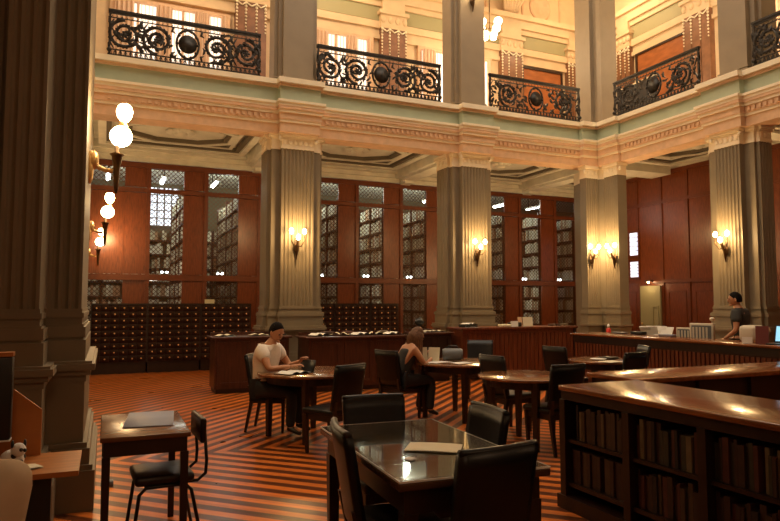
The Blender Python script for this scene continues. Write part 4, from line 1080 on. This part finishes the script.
# ------------------------------------------------------------------ people
def skin_mesh(chains, sub=1):
    """chains: list of (points, radii, edges|None) grown with the Skin modifier and returned as plain geometry"""
    out = MB()
    for pts, rad, edges in chains:
        me = bpy.data.meshes.new('tmp'); edges = edges or [(i, i+1) for i in range(len(pts)-1)]
        me.from_pydata([tuple(p) for p in pts], edges, [])
        o = bpy.data.objects.new('tmp', me); C.objects.link(o)
        sk = o.modifiers.new('s', 'SKIN'); sk.use_smooth_shade = True
        lay = me.skin_vertices[0] if len(me.skin_vertices) else None
        if lay is None:
            bpy.context.view_layer.update()
            lay = me.skin_vertices[0]
        for i, r in enumerate(rad):
            rr = r if isinstance(r, (tuple, list)) else (r, r)
            lay.data[i].radius = rr; lay.data[i].use_root = (i == 0)
        if sub: ss = o.modifiers.new('u', 'SUBSURF'); ss.levels = sub; ss.render_levels = sub
        dg = bpy.context.evaluated_depsgraph_get(); dg.update()
        ev = o.evaluated_get(dg).to_mesh()
        out.add([v.co.copy() for v in ev.vertices], [list(p.vertices) for p in ev.polygons], True)
        bpy.data.objects.remove(o); bpy.data.meshes.remove(me)
    return out
def lerp(a, b, t): return tuple(a[i]+(b[i]-a[i])*t for i in range(3))
def head_geo(c, M4, s=1.):
    q = MB()
    pr = []
    for i in range(15):
        a = PI*i/14; z = -math.cos(a)*.115; r = math.sin(a)*.078
        if z < -.02: r *= 1-.22*((-z-.02)/.095)
        pr.append((max(r, .001), z))
    q.lathe(pr, (0, 0, 0), 20, True, 1, 1.18)
    q.v = [(x, y+(.01 if z < -.03 and y > 0 else 0), z) for x, y, z in q.v]
    q.ball((0, .094, -.012), .017, 8, (.8, 1.2, 1.6))            # nose
    q.ball((0, .084, -.052), .018, 8, (1.5, .6, .5))             # lips
    q.ball((0, .078, -.088), .022, 8, (1.1, .8, .8))             # chin
    for sx in (-1, 1):
        q.ball((sx*.079, .0, -.01), .026, 8, (.35, .7, 1.2))     # ears
        q.ball((sx*.03, .083, .022), .016, 8, (1.3, .5, .5))     # brow
    q.v = [tuple(x*s for x in v) for v in q.v]
    q.xf(M4); return q
def eyes(M4, par):
    q = MB()
    for sx in (-1, 1): q.ball((sx*.031, .088, .005), .010, 8, (1.3, .5, .8))
    q.xf(M4); q.build('eyes', M['black'], par)
def hand(wr, d, up, side, s=1., curl=.5):
    """palm and five fingers as one chain set; d = direction of the fingers, side = direction of the thumb"""
    wr = Vector(wr); d = Vector(d).normalized(); up = Vector(up); up = (up-d*up.dot(d)).normalized(); sd = d.cross(up).normalized()*side
    ch = [([wr-d*.02, wr+d*.04, wr+d*.085*s], [(.022, .018), (.032, .016), (.034, .014)], None)]
    for k, (o, l) in enumerate(((-.030, .058), (-.010, .07), (.010, .075), (.029, .068))):
        b0 = wr+d*.065*s+sd*o; b1 = b0+d*(.025+l*.35); b2 = b1+(d*math.cos(curl)-up*math.sin(curl))*l*.35; b3 = b2+(d*math.cos(curl*2)-up*math.sin(curl*2))*l*.3
        ch.append(([b0, b1, b2, b3], [.0095, .009, .0085, .007], None))
    b0 = wr+d*.025*s+sd*.02; b1 = b0+sd*.025+d*.02; b2 = b1+d*.03+sd*.008-up*.006
    ch.append(([b0, b1, b2], [.012, .0105, .008], None))
    return ch
def person(label, loc, rz, J, female=False, shirt='shirt', sleeves='short', legs='trouser', hair='short'):
    """J: joints in local metres, person looks along +Y"""
    t = thing('person', label, 'person', loc, rz)
    P = ['pelvis', 'belly', 'chest', 'neck', 'skull', 'shl', 'ell', 'wrl', 'shr', 'elr', 'wrr', 'hil', 'knl', 'anl', 'tol', 'hir', 'knr', 'anr', 'tor']
    sc = .9 if female else 1.
    R = dict(pelvis=(.145*sc, .115), belly=(.13*sc, .10*sc), chest=(.155*sc, .11*sc), neck=(.058*sc, .058*sc), skull=(.052, .052), shl=(.062*sc,)*2, shr=(.062*sc,)*2, ell=(.04*sc,)*2, elr=(.04*sc,)*2,
             wrl=(.026,)*2, wrr=(.026,)*2, hil=(.088*sc,)*2, hir=(.088*sc,)*2, knl=(.058*sc,)*2, knr=(.058*sc,)*2, anl=(.038,)*2, anr=(.038,)*2, tol=(.03, .03), tor=(.03, .03))
    E = [('pelvis', 'belly'), ('belly', 'chest'), ('chest', 'neck'), ('neck', 'skull'), ('chest', 'shl'), ('shl', 'ell'), ('ell', 'wrl'), ('chest', 'shr'), ('shr', 'elr'), ('elr', 'wrr'),
         ('pelvis', 'hil'), ('hil', 'knl'), ('knl', 'anl'), ('anl', 'tol'), ('pelvis', 'hir'), ('hir', 'knr'), ('knr', 'anr'), ('anr', 'tor')]
    ix = {p: i for i, p in enumerate(P)}
    body = skin_mesh([([J[p] for p in P], [R[p] for p in P], [(ix[a], ix[b2]) for a, b2 in E])], 2)
    for w, e, s in (('wrl', 'ell', 1), ('wrr', 'elr', -1)):
        d = Vector(J[w])-Vector(J[e]); hd = J.get('hd'+w[-1]) or d
        hb = skin_mesh(hand(J[w], hd, (0, 0, 1), s, 1, J.get('curl', .6)), 1); body.add(hb.v, hb.f, True)
    HM = T(*J['head'], rz=J.get('hyaw', 0), rx=J.get('hpitch', 0))
    h = head_geo(J['head'], HM); body.add(h.v, h.f, True)
    body.build('body', M['skin'], t)
    eyes(HM, t)
    # clothes: the same skeleton, a little thicker
    def cloth(names, edges, grow, name, m, over={}):
        pts = [over.get(n, J.get(n)) for n in names]; rr = [tuple(v+grow for v in R.get(n, (.06, .06))) for n in names]
        i2 = {n: i for i, n in enumerate(names)}
        skin_mesh([(pts, rr, [(i2[a], i2[b2]) for a, b2 in edges])], 2).build(name, M[m], t)
    R['hem'] = R['pelvis']
    f = .62 if sleeves == 'short' else .12
    ov = {'cl': lerp(J['shl'], J['ell'], f), 'cr': lerp(J['shr'], J['elr'], f)}
    R['cl'] = R['cr'] = (.055*sc, .055*sc) if sleeves == 'short' else (.05, .05)
    ov['nk'] = lerp(J['chest'], J['neck'], .72); R['nk'] = (.075*sc, .068*sc)
    if sleeves == 'none':
        ov['nk'] = lerp(J['chest'], J['neck'], .42); R['nk'] = (.13, .095)
        cloth(['pelvis', 'belly', 'chest', 'nk'], [('pelvis', 'belly'), ('belly', 'chest'), ('chest', 'nk')], .024, 'top_garment', shirt, ov)
    else: cloth(['pelvis', 'belly', 'chest', 'nk', 'shl', 'cl', 'shr', 'cr'], [('pelvis', 'belly'), ('belly', 'chest'), ('chest', 'nk'), ('chest', 'shl'), ('shl', 'cl'), ('chest', 'shr'), ('shr', 'cr')], .026, 'top_garment', shirt, ov)
    cloth(['pelvis', 'hil', 'knl', 'anl', 'hir', 'knr', 'anr'], [('pelvis', 'hil'), ('hil', 'knl'), ('knl', 'anl'), ('pelvis', 'hir'), ('hir', 'knr'), ('knr', 'anr')], .016, 'trousers', legs)
    for a, b2 in (('anl', 'tol'), ('anr', 'tor')):
        skin_mesh([([lerp(J[a], J[b2], -.25), lerp(J[a], J[b2], .3), lerp(J[a], J[b2], 1.1)], [(.042, .04), (.045, .036), (.038, .026)], None)], 1).build('shoe', M['shoe'], t)
    # hair cap
    q = MB()
    def cap(u, v):
        a = 2*PI*u; el = PI/2-v*(PI/2+.35 if True else 0)
        front = math.cos(a-PI/2)
        lim = -.30+.95*max(0, front)**.7 if front > 0 else -.55
        el = PI/2+(lim-PI/2)*v
        rr = 1.0+.03*math.sin(a*9)*v
        return (.084*math.cos(el)*math.cos(a)*rr, .099*math.cos(el)*math.sin(a)*rr-.008, .119*math.sin(el)+.004)
    q.grid(cap, 28, 8)
    q.grid(lambda u, v: tuple(c*.88 for c in cap(u, v)), 28, 8)
    q.xf(HM)
    if hair == 'long':
        hx, hy, hz = J['head']
        for k in range(15):
            a = math.radians(165+210*k/14); 
            x0, y0 = .085*math.cos(a), .095*math.sin(a)
            L = .34+.05*math.sin(k*2.3)
            p = [Vector((x0*.8, y0*.8, .05)), Vector((x0*1.12, y0*1.12, -.05)), Vector((x0*1.15, y0*1.05-.01, -.17)), Vector((x0*1.3+.012*math.sin(k*3), y0*1.1-.01, -.17-L*.4)), Vector((x0*1.1, y0*1.0, -.12-L))]
            p = [HM @ p[0], HM @ p[1]]+[Vector((hx, hy, hz))+v+Vector((0, -.02, .03)) for v in p[2:]]
            s_ = skin_mesh([(p, [.022, .030, .032, .030, .012], None)], 1); q.add(s_.v, s_.f, True)
    q.build('hair', M['hairn' if hair == 'long' else 'hairb'], t, fix=False)
    return t
# seated man: looks along local +Y
man = dict(hyaw=-.35, pelvis=(0, -.02, .53), belly=(0, .0, .70), chest=(0, .05, .90), neck=(0, .09, 1.06), skull=(0, .13, 1.13), head=(0, .16, 1.19), hpitch=-.42,
 shl=(.185, .07, .98), ell=(.25, .20, .77), wrl=(.13, .42, .80), shr=(-.185, .07, .98), elr=(-.24, .22, .77), wrr=(-.06, .44, .84), hdl=(-.3, .5, .1), hdr=(.3, .5, .35),
 hil=(.09, .04, .52), knl=(.13, .44, .50), anl=(.13, .42, .09), tol=(.14, .56, .04), hir=(-.09, .04, .52), knr=(-.13, .44, .50), anr=(-.13, .40, .09), tor=(-.14, .54, .04))
person('man in a white short-sleeved shirt sitting and holding a black book at the round table', (1.76, 7.72, .03), face(-42), man)
t = thing('book', 'small black book held up by the man in the white shirt', 'book', (2.17, 7.30, .765), -.9)
q = MB().bbox(-.09, .09, -.012, .012, 0, .14, .004, 1); q.xf(T(0, 0, 0, 0, -.35)); q.build('cover', M['black'], t)
wom = dict(pelvis=(0, -.02, .53), belly=(0, .02, .68), chest=(0, .10, .86), neck=(0, .17, 1.00), skull=(0, .22, 1.06), head=(0, .25, 1.11), hpitch=-.5,
 shl=(.155, .12, .93), ell=(.22, .24, .72), wrl=(.10, .43, .80), shr=(-.155, .12, .93), elr=(-.20, .28, .76), wrr=(-.04, .42, .86), hdl=(-.2, .5, -.02), hdr=(.1, .35, .25), curl=.9,
 hil=(.08, .04, .52), knl=(.11, .42, .50), anl=(.11, .38, .09), tol=(.12, .5, .04), hir=(-.08, .04, .52), knr=(-.11, .42, .50), anr=(-.11, .34, .09), tor=(-.12, .46, .04))
person('woman with long brown hair in a dark sleeveless top reading at the round table', (3.70, 7.98, .01), face(5), wom, True, 'topgrey', 'none', 'trouser', 'long')
stf = dict(pelvis=(0, 0, .95), belly=(0, .02, 1.12), chest=(0, .04, 1.32), neck=(0, .06, 1.49), skull=(0, .08, 1.55), head=(0, .10, 1.62), hpitch=-.15, hyaw=.3,
 shl=(.20, .03, 1.41), ell=(.28, .04, 1.13), wrl=(.24, .22, .98), shr=(-.20, .03, 1.41), elr=(-.27, .02, 1.13), wrr=(-.22, .22, .98), hdl=(-.1, .5, -.1), hdr=(.1, .5, -.1),
 hil=(.10, 0, .90), knl=(.12, .02, .50), anl=(.12, 0, .09), tol=(.13, .14, .04), hir=(-.10, 0, .90), knr=(-.12, .02, .50), anr=(-.12, 0, .09), tor=(-.13, .14, .04))
person('dark-haired man in a dark grey T-shirt standing behind the counter', (9.30, 7.12, .01), face(112), stf, False, 'greytop', 'short', 'trouser')

for i, (x, y) in enumerate(((-.2, -1.2), (4.2, -1.0), (9.0, .5))):  # unseen globes with lights, added to brighten the foreground
    t = thing('added_globe', 'added unseen globe lamp brightening the foreground under the near gallery', 'lamp', (x, y, 4.3), 0, 'added globe lamps under the near gallery')
    MB().ball((0, 0, 0), .14).build('globe', M['globe'], t); MB().tube([(0, 0, .13), (0, 0, 1.0)], .015, 6).build('rod', M['bronze'], t)
    plight('near_gallery_fill', (x, y, 4.0), 14, .2, (1, .58, .33))
# ------------------------------------------------------------------ light, camera
w = bpy.data.worlds.new('world'); scn.world = w; w.use_nodes = True
bg = w.node_tree.nodes['Background']; bg.inputs[0].default_value = (1, .82, .62, 1); bg.inputs[1].default_value = 1.3
cam = bpy.data.cameras.new('camera'); co = bpy.data.objects.new('camera', cam); C.objects.link(co)
co.location = (0, 0, 1.56); co.rotation_euler = (math.radians(90+3.838), 0, math.radians(-23.849))
cam.sensor_width = 36; cam.lens = 641/780*36; cam.clip_end = 100; cam.clip_start = .05
scn.camera = co
vs = scn.view_settings; vs.view_transform = 'Standard'; vs.look = 'None'; vs.gamma = 1; vs.exposure = 1.3; vs.use_curve_mapping = False
